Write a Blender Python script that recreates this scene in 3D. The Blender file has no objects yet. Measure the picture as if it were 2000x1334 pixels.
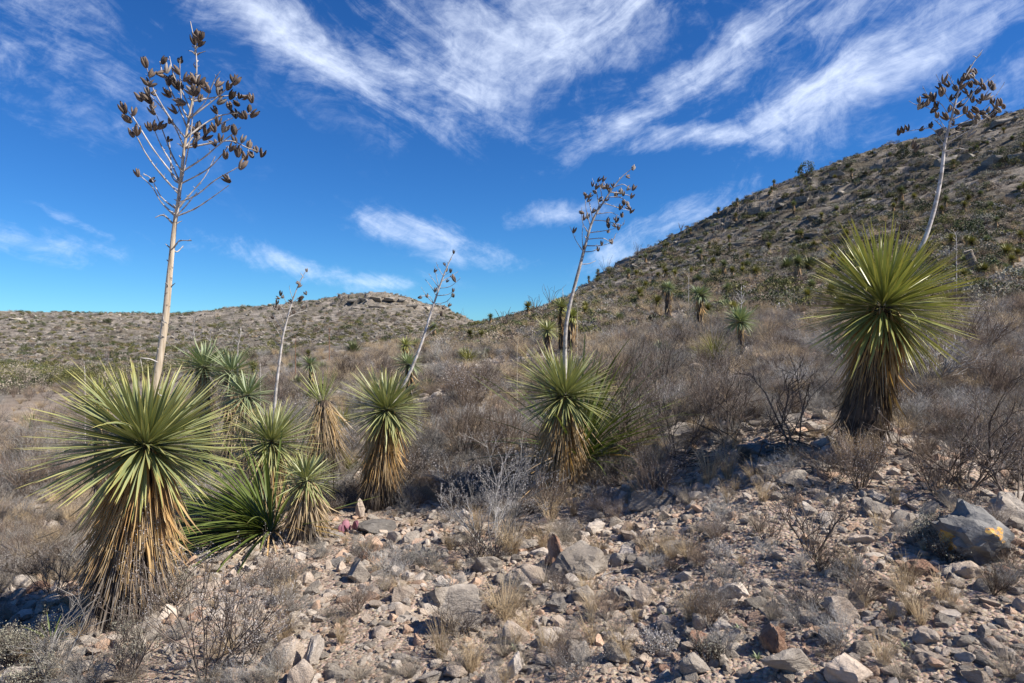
import bpy, bmesh, math, random
import numpy as np
from mathutils import Vector, Matrix, Euler

R = math.radians
scene = bpy.context.scene
COL = scene.collection
rng = np.random.RandomState(11)
rnd = random.Random(5)

# ------------------------------------------------------------------ camera
CAM_Z = 1.6
F = 2000 * 24 / 36.0                      # focal length in photo pixels
cam_d = bpy.data.cameras.new('camera'); cam = bpy.data.objects.new('camera', cam_d)
COL.objects.link(cam); scene.camera = cam
cam.location = (0, 0, CAM_Z); cam.rotation_euler = (R(90), 0, 0)
cam_d.lens = 24; cam_d.sensor_width = 36; cam_d.clip_start = 0.05; cam_d.clip_end = 8000

# ------------------------------------------------------------------ light
SUN_AZ, SUN_EL = 106.0, 43.0              # azimuth clockwise from the view direction
sun_d = bpy.data.lights.new('sun', 'SUN'); sun = bpy.data.objects.new('sun', sun_d); COL.objects.link(sun)
sun_d.energy = 5.0; sun_d.angle = R(0.5); sun_d.color = (1.0, 0.92, 0.82)
sv = Vector((math.sin(R(SUN_AZ)) * math.cos(R(SUN_EL)), math.cos(R(SUN_AZ)) * math.cos(R(SUN_EL)), math.sin(R(SUN_EL))))
sun.rotation_euler = sv.to_track_quat('Z', 'Y').to_euler()
SKY_STRENGTH = 0.080
vs = scene.view_settings
vs.view_transform = 'Standard'; vs.look = 'None'; vs.exposure = 0.72; vs.gamma = 1.0; vs.use_curve_mapping = False
scene.cycles.max_bounces = 5; scene.cycles.diffuse_bounces = 3; scene.cycles.glossy_bounces = 1
scene.cycles.transmission_bounces = 2; scene.cycles.transparent_max_bounces = 4
scene.cycles.caustics_reflective = False; scene.cycles.caustics_refractive = False


# ------------------------------------------------------------------ node helpers
class NT:
    def __init__(self, tree):
        self.t = tree; self.n = tree.nodes; self.n.clear()

    def node(self, kind, **kw):
        nd = self.n.new(kind)
        for k, v in kw.items():
            setattr(nd, k, v)
        return nd

    def put(self, sock, v):
        if isinstance(v, bpy.types.NodeSocket):
            self.t.links.new(v, sock)
        elif v is not None:
            if sock.type == 'RGBA' and len(v) == 3:
                v = tuple(v) + (1.0,)
            elif sock.type == 'VECTOR' and not hasattr(v, '__len__'):
                v = (v, v, v)
            sock.default_value = v

    def math(self, op, a, b=None, c=None, clamp=False):
        nd = self.node('ShaderNodeMath', operation=op, use_clamp=clamp)
        for i, v in enumerate((a, b, c)):
            if v is not None:
                self.put(nd.inputs[i], v)
        return nd.outputs[0]

    def vmath(self, op, a, b=None, out=0):
        nd = self.node('ShaderNodeVectorMath', operation=op)
        self.put(nd.inputs[0], a)
        if b is not None:
            self.put(nd.inputs[1], b)
        return nd.outputs[out]

    def noise(self, vec, scale, detail=3.0, rough=0.55, dim='3D', dist=0.0):
        nd = self.node('ShaderNodeTexNoise', noise_dimensions=dim)
        self.put(nd.inputs['Vector'], vec)
        nd.inputs['Scale'].default_value = scale; nd.inputs['Detail'].default_value = detail
        nd.inputs['Roughness'].default_value = rough; nd.inputs['Distortion'].default_value = dist
        return nd.outputs['Fac']

    def voronoi(self, vec, scale, feature='F1', out='Distance'):
        nd = self.node('ShaderNodeTexVoronoi', feature=feature)
        self.put(nd.inputs['Vector'], vec); nd.inputs['Scale'].default_value = scale
        return nd.outputs[out]

    def ramp(self, fac, stops):
        nd = self.node('ShaderNodeValToRGB')
        cr = nd.color_ramp
        while len(cr.elements) < len(stops):
            cr.elements.new(0.5)
        for e, (p, c) in zip(cr.elements, stops):
            e.position = p; e.color = tuple(c) + (1.0,)
        self.put(nd.inputs[0], fac)
        return nd.outputs[0]

    def mix(self, fac, a, b, blend='MIX'):
        nd = self.node('ShaderNodeMix', data_type='RGBA', blend_type=blend)
        self.put(nd.inputs[0], fac); self.put(nd.inputs[6], a); self.put(nd.inputs[7], b)
        return nd.outputs[2]

    def remap(self, v, a, b, c=0.0, d=1.0, smooth=True):
        nd = self.node('ShaderNodeMapRange')
        if smooth:
            nd.interpolation_type = 'SMOOTHSTEP'
        self.put(nd.inputs[0], v)
        for i, x in zip((1, 2, 3, 4), (a, b, c, d)):
            self.put(nd.inputs[i], x)
        return nd.outputs[0]

    def bump(self, h, strength, dist):
        nd = self.node('ShaderNodeBump')
        nd.inputs['Strength'].default_value = strength; nd.inputs['Distance'].default_value = dist
        self.put(nd.inputs['Height'], h)
        return nd.outputs[0]


def material(name, build, rough=0.9, spec=0.2, translucent=None):
    m = bpy.data.materials.new(name); m.use_nodes = True
    t = NT(m.node_tree)
    col, nrm = build(t)
    p = t.node('ShaderNodeBsdfPrincipled')
    t.put(p.inputs['Base Color'], col)
    p.inputs['Roughness'].default_value = rough
    p.inputs['Specular IOR Level'].default_value = spec
    if nrm is not None:
        t.put(p.inputs['Normal'], nrm)
    o = t.node('ShaderNodeOutputMaterial')
    if translucent:
        tr = t.node('ShaderNodeBsdfTranslucent')
        t.put(tr.inputs[0], t.mix(0.7, col, (1, 1, 0.35), 'MULTIPLY'))
        ms = t.node('ShaderNodeMixShader'); ms.inputs[0].default_value = translucent
        t.t.links.new(p.outputs[0], ms.inputs[1]); t.t.links.new(tr.outputs[0], ms.inputs[2])
        t.t.links.new(ms.outputs[0], o.inputs[0])
    else:
        t.t.links.new(p.outputs[0], o.inputs[0])
    return m


# ------------------------------------------------------------------ world: clear sky with cirrus
world = bpy.data.worlds.new('World'); scene.world = world; world.use_nodes = True
w = NT(world.node_tree)
tc = w.node('ShaderNodeTexCoord'); dirv = tc.outputs['Generated']
sky = w.node('ShaderNodeTexSky'); sky.sky_type = 'NISHITA'; sky.sun_disc = False
sky.sun_elevation = R(SUN_EL); sky.sun_rotation = R(SUN_AZ); sky.altitude = 1200
sky.air_density = 1.0; sky.dust_density = 0.0; sky.ozone_density = 2.5
hs = w.node('ShaderNodeHueSaturation'); hs.inputs['Saturation'].default_value = 1.22; hs.inputs['Value'].default_value = 0.92
hs.inputs['Hue'].default_value = 0.505
w.put(hs.inputs['Color'], sky.outputs[0])
sx = w.node('ShaderNodeSeparateXYZ'); w.put(sx.inputs[0], dirv)
az = w.math('ARCTAN2', sx.outputs[0], sx.outputs[1]); el = w.math('ARCSINE', sx.outputs[2])
cx = w.node('ShaderNodeCombineXYZ'); w.put(cx.inputs[0], az); w.put(cx.inputs[1], el)
ae = cx.outputs[0]
# warp the sky coordinates a little so that no cloud bank has a clean outline
wn = w.node('ShaderNodeTexNoise'); wn.inputs['Scale'].default_value = 5.0; wn.inputs['Detail'].default_value = 5.0
w.put(wn.inputs['Vector'], ae)
warp = w.vmath('MULTIPLY', w.vmath('SUBTRACT', wn.outputs['Color'], (0.5, 0.5, 0.5)), (0.13, 0.075, 0.0))
aew = w.vmath('ADD', ae, warp)
CLOUDS = [  # centre and half extents as seen towards the hills, tilt, density
    (120, 55, 230, 55, -28, .8), (190, 130, 140, 32, -42, .7), (560, 70, 230, 50, -22, .92), (690, 125, 130, 40, -4, .85),
    (420, 30, 130, 25, -30, .6), (1000, 95, 290, 110, 8, .98), (880, 190, 180, 60, -12, .8), (1060, 210, 150, 50, 10, .7), (1180, 90, 210, 75, 25, .95), (1330, 155, 190, 34, 24, 1.0),
    (1440, 90, 150, 50, 42, .85), (1660, 165, 230, 52, 22, 1.0), (1850, 55, 220, 60, 22, .85), (1690, 15, 230, 35, 4, .7),
    (1375, 264, 160, 20, 2, .95), (590, 517, 180, 20, -14, .74), (720, 540, 120, 13, -4, .74), (50, 458, 110, 24, -6, .8), (130, 420, 70, 10, -26, .6),
    (850, 468, 170, 24, -12, .74), (920, 500, 90, 20, 0, .66), (1090, 424, 100, 18, 3, .78), (1330, 432, 160, 36, 24, .80), (1225, 488, 60, 16, 5, .9),
    (930, 230, 190, 36, -12, .62), (1160, 280, 150, 26, 22, .45), (350, 470, 150, 15, -14, .5), (1960, 150, 100, 50, 12, .75),
    (1050, 60, 800, 120, 4, .55), (130, 90, 260, 110, -30, .62), (1750, 120, 330, 110, 20, .6), (600, 110, 320, 90, -18, .5),
    (820, 20, 200, 30, -5, .7), (1900, 260, 100, 20, 15, .35)]
mask = None
for (px, py, L, W_, ang, s) in CLOUDS:
    u, v = (px - 1000) / F, (667 - py) / F
    ca = math.atan(u); ce = math.atan(v * math.cos(ca))
    k = math.cos(ca) * math.cos(ce)
    mp = w.node('ShaderNodeMapping', vector_type='TEXTURE')
    mp.inputs['Location'].default_value = (ca, ce, 0); mp.inputs['Rotation'].default_value = (0, 0, R(ang))
    mp.inputs['Scale'].default_value = (1.5 * L / F * k, 1.55 * W_ / F, 1)
    w.put(mp.inputs['Vector'], aew)
    ln = w.vmath('LENGTH', mp.outputs[0], out=1)
    b = w.remap(ln, 1.75, -0.1, 0.0, s)
    mask = b if mask is None else w.math('MAXIMUM', mask, b)
# beyond the part of the sky seen here the same cirrus goes on
far = w.math('MAXIMUM', w.remap(w.math('ABSOLUTE', az), 0.68, 0.95), w.remap(el, 0.5, 0.7))
gen = w.remap(w.noise(w.vmath('MULTIPLY', dirv, (1.0, 1.6, 3.0)), 2.2, 4.0, 0.55), 0.5, 0.72)
mask = w.math('MAXIMUM', mask, w.math('MULTIPLY', w.math('MULTIPLY', far, gen), w.remap(el, 0.02, 0.15)))


def fibres(angle, sc, ratio, seed):
    mp = w.node('ShaderNodeMapping', vector_type='TEXTURE')
    mp.inputs['Rotation'].default_value = (0, 0, R(angle)); mp.inputs['Scale'].default_value = (ratio, 1, 1)
    mp.inputs['Location'].default_value = (seed, seed * .3, 0)
    w.put(mp.inputs['Vector'], w.vmath('ADD', ae, w.vmath('MULTIPLY', warp, (0.5, 0.5, 0))))
    return w.noise(mp.outputs[0], sc, 8.0, 0.66, '2D', 0.45)


side = w.remap(az, -0.12, 0.14)
f1 = fibres(-28, 13, 3.8, 1.3); f2 = fibres(26, 12, 3.0, 4.1)
fib = w.mix(side, f1, f2)
puff = w.noise(aew, 26, 6.0, 0.66, '2D', 0.3)
fine_ = fibres(8, 60, 2.2, 7.7)
tex = w.math('ADD', w.math('ADD', w.math('MULTIPLY', w.remap(fib, .22, .78, 0, 1, False), 0.58), w.math('MULTIPLY', puff, 0.36)), w.math('MULTIPLY', w.math('SUBTRACT', fine_, .5), .28))
thr = w.math('SUBTRACT', 0.80, w.math('MULTIPLY', mask, 0.62))
dens = w.remap(w.math('SUBTRACT', tex, thr), -0.14, 0.60)
dens = w.math('MULTIPLY', dens, w.math('MULTIPLY', w.remap(mask, 0.0, 0.55), 0.78))
bgc = w.node('ShaderNodeBackground'); bgs = w.node('ShaderNodeBackground')
w.put(bgs.inputs[0], w.mix(1.0, hs.outputs[0], (.37, .745, 1.06), 'MULTIPLY')); bgs.inputs[1].default_value = SKY_STRENGTH
w.put(bgc.inputs[0], (0.70, 0.77, 0.90)); bgc.inputs[1].default_value = 1.0
mx = w.node('ShaderNodeMixShader'); w.put(mx.inputs[0], dens)
w.t.links.new(bgs.outputs[0], mx.inputs[1]); w.t.links.new(bgc.outputs[0], mx.inputs[2])
wo = w.node('ShaderNodeOutputWorld'); w.t.links.new(mx.outputs[0], wo.inputs[0])
world.cycles.sampling_method = 'MANUAL'; world.cycles.sample_map_resolution = 512


# ------------------------------------------------------------------ terrain height field
def hash2(ix, iy, s):
    h = (ix.astype(np.int64) * 374761393 + iy.astype(np.int64) * 668265263 + s * 1442695041) & 0xffffffff
    h = ((h ^ (h >> 13)) * 1274126177) & 0xffffffff
    return ((h ^ (h >> 16)) & 0xffff) / 65535.0


def vnoise(x, y, s=0):
    ix = np.floor(x); iy = np.floor(y); fx = x - ix; fy = y - iy
    fx = fx * fx * (3 - 2 * fx); fy = fy * fy * (3 - 2 * fy)
    a = hash2(ix, iy, s); b = hash2(ix + 1, iy, s); c = hash2(ix, iy + 1, s); d = hash2(ix + 1, iy + 1, s)
    return (a + (b - a) * fx) * (1 - fy) + (c + (d - c) * fx) * fy - 0.5


def fbm(x, y, octv=4, s=0):
    t = 0; a = 1.0
    for i in range(octv):
        t = t + a * vnoise(x * 2 ** i + 17.3 * i, y * 2 ** i - 9.1 * i, s + i); a *= 0.5
    return t


def sstep(a, b, x):
    t = np.clip((x - a) / (b - a), 0, 1); return t * t * (3 - 2 * t)


DEP = np.array([.5, 1.5, 2.6, 3.2, 4.1, 5.2, 6.7, 8, 11, 15, 22, 32, 45, 60, 80, 100, 130, 165, 200, 240, 320, 500, 900])
COLS = {
    -420: [0, -.05, -.1, -.12, -.2, -.3, -.5, -.7, -.9, -1.1, -1.3, -1.5, -1.6, -1.7, -1.8, -1, 1.5, 5.5, 9, 9.5, 9.5, 8, 5],
    0: [0, -.03, -.07, -.09, -.13, -.25, -.45, -.6, -.85, -1.05, -1.25, -1.45, -1.6, -1.7, -1.75, -.9, 1.8, 6.0, 9.9, 10.5, 10, 8, 5],
    250: [0, -.02, -.03, -.03, -.04, -.16, -.32, -.46, -.7, -.9, -1.1, -1.3, -1.45, -1.6, -1.7, -.7, 2.0, 6.2, 9.6, 10.5, 10, 8, 5],
    500: [0, 0, -.02, -.03, -.05, -.09, -.16, -.2, -.22, -.28, -.3, -.2, 0, .05, -.6, -.3, 2.6, 7.0, 11.4, 13.0, 11, 8, 5],
    750: [0, 0, 0, 0, 0, -.03, -.06, -.02, .15, .40, .72, .92, 1.1, 1.25, .6, .7, 4.4, 9.6, 14.8, 16.4, 12, 8, 5],
    870: [0, 0, 0, 0, .02, .03, .04, .12, .36, .64, .98, 1.3, 1.75, 2.2, 1.6, 1.6, 3.8, 7.0, 10.5, 11, 9, 7, 5],
    1000: [0, 0, .03, .05, .08, .10, .17, .28, .55, .86, 1.25, 1.85, 2.75, 3.5, 3.9, 3.6, 3.5, 4, 4, 4, 4, 4, 4],
    1250: [0, .03, .10, .13, .2, .28, .42, .58, .85, 1.15, 1.7, 2.8, 4.6, 7.2, 10.8, 14.2, 15, 15, 14, 12, 9, 7, 5],
    1500: [0, .05, .19, .28, .45, .65, .92, 1.06, 1.28, 1.55, 2.35, 3.8, 6.3, 10.2, 17, 24, 27, 27, 25, 22, 16, 10, 5],
    1750: [0, .1, .28, .4, .58, .77, .98, 1.14, 1.42, 1.83, 2.9, 5.0, 8.9, 14.3, 22.8, 30, 34, 34, 32, 28, 20, 10, 5],
    2000: [0, .12, .33, .46, .60, .74, .88, 1.05, 1.42, 1.95, 3.1, 5.8, 11, 18.5, 28.3, 34.5, 38, 38, 36, 32, 24, 12, 5],
    2420: [0, .15, .4, .55, .75, .95, 1.15, 1.35, 1.8, 2.4, 3.8, 7, 13, 21, 31, 38, 42, 42, 40, 36, 28, 14, 5]}
CU = np.array([(p - 1000) / F for p in COLS]); CZ = np.array(list(COLS.values()), dtype=float)
LD = np.log(DEP)


def hermite(xs, ys, q):                  # ys (..., n), monotone-limited cubic along the last axis
    d = np.diff(ys, axis=-1) / np.diff(xs)
    m = np.zeros_like(ys)
    w1 = np.diff(xs)
    m[..., 1:-1] = np.where(d[..., :-1] * d[..., 1:] > 0, (d[..., :-1] * w1[1:] + d[..., 1:] * w1[:-1]) / (w1[1:] + w1[:-1]), 0)
    lim = 3 * np.minimum(np.abs(d[..., :-1]), np.abs(d[..., 1:]))
    m[..., 1:-1] = np.clip(m[..., 1:-1], -lim, lim)
    m[..., 0] = d[..., 0]; m[..., -1] = d[..., -1]
    i = np.clip(np.searchsorted(xs, q) - 1, 0, len(xs) - 2); h = xs[i + 1] - xs[i]; t = (q - xs[i]) / h
    return ((2 * t**3 - 3 * t**2 + 1) * ys[..., i] + (t**3 - 2 * t**2 + t) * h * m[..., i]
            + (-2 * t**3 + 3 * t**2) * ys[..., i + 1] + (t**3 - t**2) * h * m[..., i + 1])


QL = np.linspace(LD[0], LD[-1], 400); QU = np.linspace(CU[0], CU[-1], 240)
T1 = hermite(LD, CZ, QL)                 # columns x 400
TAB = hermite(CU, T1.T, QU)              # 400 x 240


def ground(x, y, detail=True):
    x = np.asarray(x, float); y = np.asarray(y, float)
    r = np.hypot(x, y) + 1e-6; th = np.arctan2(x, y)
    tm = math.atan(CU[-1]); thc = np.clip(th, -tm, tm)
    Y = np.clip(r * np.cos(thc), DEP[0], DEP[-1])
    a = (np.log(Y) - QL[0]) / (QL[1] - QL[0]); b = (np.tan(thc) - QU[0]) / (QU[1] - QU[0])
    i = np.clip(a.astype(int), 0, 398); j = np.clip(b.astype(int), 0, 238); a = a - i; b = b - j
    z = (TAB[i, j] * (1 - b) + TAB[i, j + 1] * b) * (1 - a) + (TAB[i + 1, j] * (1 - b) + TAB[i + 1, j + 1] * b) * a
    z = z * (1 - sstep(tm, math.pi, np.abs(th)))
    if detail:
        near = sstep(1.0, 3.0, r)
        z = z + near * (0.05 * fbm(x * .9, y * .9, 3, 3) + 0.022 * fbm(x * 5, y * 5, 3, 9) * (r < 40))
        z = z + sstep(7, 30, r) * 0.35 * fbm(x * .13, y * .13, 3, 21)
        hill = sstep(32, 75, r)
        rough = fbm(x * .09, y * .09, 5, 31)
        z = z + hill * 1.1 * rough
        t = z / 1.9 + 0.9 * fbm(x * .02, y * .02, 3, 41)
        fr = t - np.floor(t)
        band = sstep(-.15, .35, fbm(x * .035, y * .035, 2, 55))
        z = z + hill * band * 1.35 * (sstep(0.42, 0.62, fr) - fr)
        # limestone cap along the crest of the far hill
        cap = np.exp(-((th + 0.17) / 0.13) ** 2) * sstep(165, 185, r) * (1 - sstep(260, 300, r))
        t2 = z / 2.6 + 0.5 * fbm(x * .05, y * .05, 3, 77); f2_ = t2 - np.floor(t2)
        z = z + cap * 2.6 * (sstep(0.45, 0.55, f2_) - f2_)
        far_ = sstep(90, 140, r)
        z = z + far_ * 0.9 * (np.abs(fbm(x * .045, y * .03, 4, 90)) - 0.2)
    return z


# the soil lies level with the foot of every large yucca
_flat_ground = ground
FEET = []
for _px, _py, _Y in ((228, 1215, 4.08), (1672, 884, 5.2), (1092, 966, 6.55), (732, 994, 6.95), (520, 1012, 6.6), (600, 1057, 5.75)):
    _x = (_px - 1000) / F * _Y
    FEET.append((_x, _Y, CAM_Z + (667 - _py) / F * _Y - float(_flat_ground(_x, _Y))))


def ground(x, y, detail=True):
    z = _flat_ground(x, y, detail)
    for fx_, fy_, dz_ in FEET:
        z = z + max(-.25, min(.25, dz_)) * np.exp(-((np.asarray(x) - fx_) ** 2 + (np.asarray(y) - fy_) ** 2) / .6)
    return z


def gz(x, y):
    return float(ground(x, y))


def at(px, py, Y):
    return Vector(((px - 1000) / F * Y, Y, CAM_Z + (667 - py) / F * Y))


def hit(px, py, y0=1.8, y1=330, strict=False):
    """where the ground lies along the sight line through a point of the photograph"""
    Ys = np.exp(np.linspace(math.log(y0), math.log(y1), 900))
    x = (px - 1000) / F * Ys; z = CAM_Z + (667 - py) / F * Ys
    below = np.nonzero(z <= ground(x, Ys))[0]
    if strict and (not len(below) or len(below) < 12): return None
    # past the ridge: the point of the ridge closest under the line
    Y = Ys[below[0]] if len(below) else Ys[int(np.argmin((z - ground(x, Ys)) / Ys))]
    xx = (px - 1000) / F * Y
    return Vector((xx, Y, gz(xx, Y)))


def project(p):
    return (1000 + F * p[0] / p[1], 667 - F * (p[2] - CAM_Z) / p[1])


# ------------------------------------------------------------------ object helpers
def tag(o, label=None, cat=None, group=None, kind=None):
    if label: o['label'] = label
    if cat: o['category'] = cat
    if group: o['group'] = group
    if kind: o['kind'] = kind
    return o


def mesh(name, v, f, mats=(), smooth=False, midx=None, col=None, uv=None):
    me = bpy.data.meshes.new(name)
    v = np.asarray(v, np.float32).reshape(-1, 3)
    if isinstance(f, np.ndarray):
        n, k = f.shape
        me.vertices.add(len(v)); me.vertices.foreach_set('co', v.ravel())
        me.loops.add(n * k); me.loops.foreach_set('vertex_index', f.astype(np.int32).ravel())
        me.polygons.add(n); me.polygons.foreach_set('loop_start', np.arange(0, n * k, k, dtype=np.int32))
        me.update(calc_edges=True)
    else:
        me.from_pydata([tuple(p) for p in v], [], f)
    for m in mats:
        me.materials.append(m)
    if midx is not None:
        me.polygons.foreach_set('material_index', np.asarray(midx, np.int32))
    if smooth:
        me.polygons.foreach_set('use_smooth', np.ones(len(me.polygons), bool))
    if col is not None:
        at_ = me.attributes.new('tint', 'FLOAT_COLOR', 'POINT')
        c = np.ones((len(v), 4), np.float32); c[:, :3] = col
        at_.data.foreach_set('color', c.ravel())
    if uv is not None:
        lay = me.uv_layers.new(name='UVMap')
        li = np.empty(len(me.loops), np.int32); me.loops.foreach_get('vertex_index', li)
        lay.data.foreach_set('uv', np.asarray(uv, np.float32)[li].ravel())
    me.validate(verbose=False)
    return me


def obj(name, me, parent=None, loc=None, rot=None, scale=None, color=None):
    o = bpy.data.objects.new(name, me); COL.objects.link(o)
    if parent is not None: o.parent = parent
    if loc is not None: o.location = loc
    if rot is not None: o.rotation_euler = rot
    if scale is not None: o.scale = scale if hasattr(scale, '__len__') else (scale,) * 3
    if color is not None: o.color = tuple(color) + (1.0,)
    return o


def empty(name, loc, rz=0.0):
    o = bpy.data.objects.new(name, None); COL.objects.link(o)
    o.location = loc; o.rotation_euler = (0, 0, rz); o.empty_display_size = 0.1
    return o


def tubes(groups, sides=3):
    """groups: list of (P (n,k,3), Rr (n,k)) -> verts, quads"""
    V = []; Q = []; base = 0
    for P, Rr in groups:
        P = np.asarray(P, float); Rr = np.asarray(Rr, float)
        if not len(P): continue
        n, k, _ = P.shape
        T = np.gradient(P, axis=1); T /= np.linalg.norm(T, axis=2, keepdims=True) + 1e-9
        ref = np.where(np.abs(T[:, :1, 2:3]) > 0.9, np.array([[[1., 0, 0]]]), np.array([[[0, 0, 1.]]]))
        A = np.cross(T, np.broadcast_to(ref, T.shape)); A /= np.linalg.norm(A, axis=2, keepdims=True) + 1e-9
        B = np.cross(T, A)
        ang = np.arange(sides) * 2 * math.pi / sides
        ring = P[:, :, None] + Rr[:, :, None, None] * (A[:, :, None] * np.cos(ang)[None, None, :, None] + B[:, :, None] * np.sin(ang)[None, None, :, None])
        V.append(ring.reshape(-1, 3))
        i = np.arange(n)[:, None, None] * k * sides; j = np.arange(k - 1)[None, :, None] * sides; s = np.arange(sides)[None, None, :]
        s2 = (s + 1) % sides
        q = np.stack([i + j + s, i + j + s2, i + j + sides + s2, i + j + sides + s], -1).reshape(-1, 4)
        Q.append(q + base); base += n * k * sides
    return np.concatenate(V), np.concatenate(Q)


def leaf_cards(P, size, r, elong=1.6):
    n = len(P)
    a = r.normal(size=(n, 3)); a /= np.linalg.norm(a, axis=1, keepdims=True)
    b = np.cross(a, r.normal(size=(n, 3))); b /= np.linalg.norm(b, axis=1, keepdims=True)
    s = size * r.uniform(.6, 1.3, (n, 1))
    V = np.stack([P - a * s * elong * .5, P + b * s * .4, P + a * s * elong * .5, P - b * s * .4], 1).reshape(-1, 3)
    return V, np.arange(n * 4).reshape(n, 4)


def join(parts):
    V = []; Q = []; M = []; b = 0
    for v, q, m in parts:
        V.append(v); Q.append(q + b); M.append(np.full(len(q), m)); b += len(v)
    return np.concatenate(V), np.concatenate(Q), np.concatenate(M)


PROTO = {}


def proto_collection(name, meshes):
    c = bpy.data.collections.new(name)
    for i, me in enumerate(meshes):
        o = bpy.data.objects.new('%s_%02d' % (name, i), me); c.objects.link(o)
    PROTO[name] = len(meshes)
    return c


def scatter(name, coll, n_protos, P, ROT, S, r, label=None, cat=None):
    """one object of kind stuff: every point carries a real copy of one of the shapes in coll"""
    me = bpy.data.meshes.new(name); P = np.asarray(P, np.float32)
    me.vertices.add(len(P)); me.vertices.foreach_set('co', P.ravel())
    a = me.attributes.new('rot', 'FLOAT_VECTOR', 'POINT'); a.data.foreach_set('vector', np.asarray(ROT, np.float32).ravel())
    a = me.attributes.new('scl', 'FLOAT_VECTOR', 'POINT')
    S = np.asarray(S, np.float32)
    if S.ndim == 1: S = np.repeat(S[:, None], 3, 1)
    a.data.foreach_set('vector', S.ravel())
    a = me.attributes.new('idx', 'INT', 'POINT'); a.data.foreach_set('value', r.randint(0, n_protos, len(P)).astype(np.int32))
    o = bpy.data.objects.new(name, me); COL.objects.link(o)
    g = bpy.data.node_groups.new(name + '_nodes', 'GeometryNodeTree')
    g.interface.new_socket('Geometry', in_out='INPUT', socket_type='NodeSocketGeometry')
    g.interface.new_socket('Geometry', in_out='OUTPUT', socket_type='NodeSocketGeometry')
    gi = g.nodes.new('NodeGroupInput'); go = g.nodes.new('NodeGroupOutput')
    ins = g.nodes.new('GeometryNodeInstanceOnPoints'); ci = g.nodes.new('GeometryNodeCollectionInfo')
    ci.inputs['Collection'].default_value = coll; ci.inputs['Separate Children'].default_value = True; ci.inputs['Reset Children'].default_value = True

    def attr(nm, ty):
        nd = g.nodes.new('GeometryNodeInputNamedAttribute'); nd.data_type = ty; nd.inputs[0].default_value = nm
        return nd.outputs[0]
    L = g.links.new
    L(gi.outputs[0], ins.inputs['Points']); L(ci.outputs[0], ins.inputs['Instance']); ins.inputs['Pick Instance'].default_value = True
    L(attr('idx', 'INT'), ins.inputs['Instance Index'])
    er = g.nodes.new('FunctionNodeEulerToRotation'); L(attr('rot', 'FLOAT_VECTOR'), er.inputs[0]); L(er.outputs[0], ins.inputs['Rotation'])
    L(attr('scl', 'FLOAT_VECTOR'), ins.inputs['Scale']); L(ins.outputs[0], go.inputs[0])
    md = o.modifiers.new('scatter', 'NODES'); md.node_group = g
    tag(o, label, cat, None, 'stuff')
    return o


# ------------------------------------------------------------------ materials
def objvec(t):
    c = t.node('ShaderNodeTexCoord').outputs['Object']
    oi = t.node('ShaderNodeObjectInfo')
    off = t.math('MULTIPLY', oi.outputs['Random'], 37.0)
    return t.vmath('ADD', c, off), oi


def m_ground(t):
    pos = t.node('ShaderNodeNewGeometry').outputs['Position']
    at_ = t.node('ShaderNodeAttribute'); at_.attribute_name = 'tint'
    sp = t.node('ShaderNodeSeparateColor'); t.put(sp.inputs[0], at_.outputs['Color'])
    brush, hill, sand = sp.outputs[0], sp.outputs[1], sp.outputs[2]
    n1 = t.noise(pos, 1.1, 5, .6); n2 = t.noise(pos, 9, 6, .65); n3 = t.noise(pos, 60, 4, .6)
    soil = t.ramp(n2, [(.32, (.20, .148, .11)), (.5, (.38, .29, .222)), (.68, (.53, .43, .345))])
    v1 = t.voronoi(pos, 42, out='Color'); v1d = t.voronoi(pos, 42)
    v2 = t.voronoi(pos, 120, out='Color')
    peb = t.ramp(t.math('FRACT', t.vmath('DOT_PRODUCT', v1, (1.7, 2.3, 1.1), out=1)), [(0, (.24, .18, .135)), (.45, (.42, .33, .255)), (.8, (.52, .44, .36)), (1, (.32, .28, .235))])
    soil = t.mix(t.remap(v1d, .72, .5, 0, .75), soil, peb)
    soil = t.mix(t.math('MULTIPLY', n3, .35), soil, t.mix(1, soil, v2, 'MULTIPLY'))
    litter = t.ramp(t.noise(pos, 14, 7, .75), [(.3, (.08, .065, .052)), (.46, (.24, .205, .17)), (.6, (.48, .42, .355))])
    lm = t.remap(t.math('ADD', t.math('MULTIPLY', brush, .9), t.math('MULTIPLY', n1, .5)), .35, .8)
    c = t.mix(lm, soil, litter)
    hn = t.noise(pos, .55, 9, .72); hn2 = t.noise(t.vmath('MULTIPLY', pos, (.35, .35, 1.4)), 1.2, 8, .7)
    rock = t.ramp(hn2, [(.30, (.11, .095, .08)), (.42, (.24, .21, .175)), (.55, (.38, .335, .28)), (.7, (.50, .445, .38))])
    straw = t.ramp(hn, [(.3, (.09, .078, .06)), (.5, (.19, .168, .13)), (.7, (.30, .265, .21))])
    hc = t.mix(t.remap(t.noise(pos, .13, 6, .7), .42, .58), straw, rock)
    c = t.mix(hill, c, hc)
    c = t.mix(t.math('MULTIPLY', sand, .5), c, t.ramp(hn, [(.3, (.22, .17, .13)), (.7, (.50, .42, .33))]))
    h = t.math('ADD', t.math('MULTIPLY', n2, .5), t.math('SUBTRACT', t.math('MULTIPLY', n3, .12), t.math('MULTIPLY', v1d, .28)))
    hb = t.math('ADD', t.math('MULTIPLY', h, .05), t.math('MULTIPLY', t.math('MULTIPLY', t.math('ADD', hn2, hn), hill), 1.1))
    return c, t.bump(hb, 1.0, 1.0)


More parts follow.
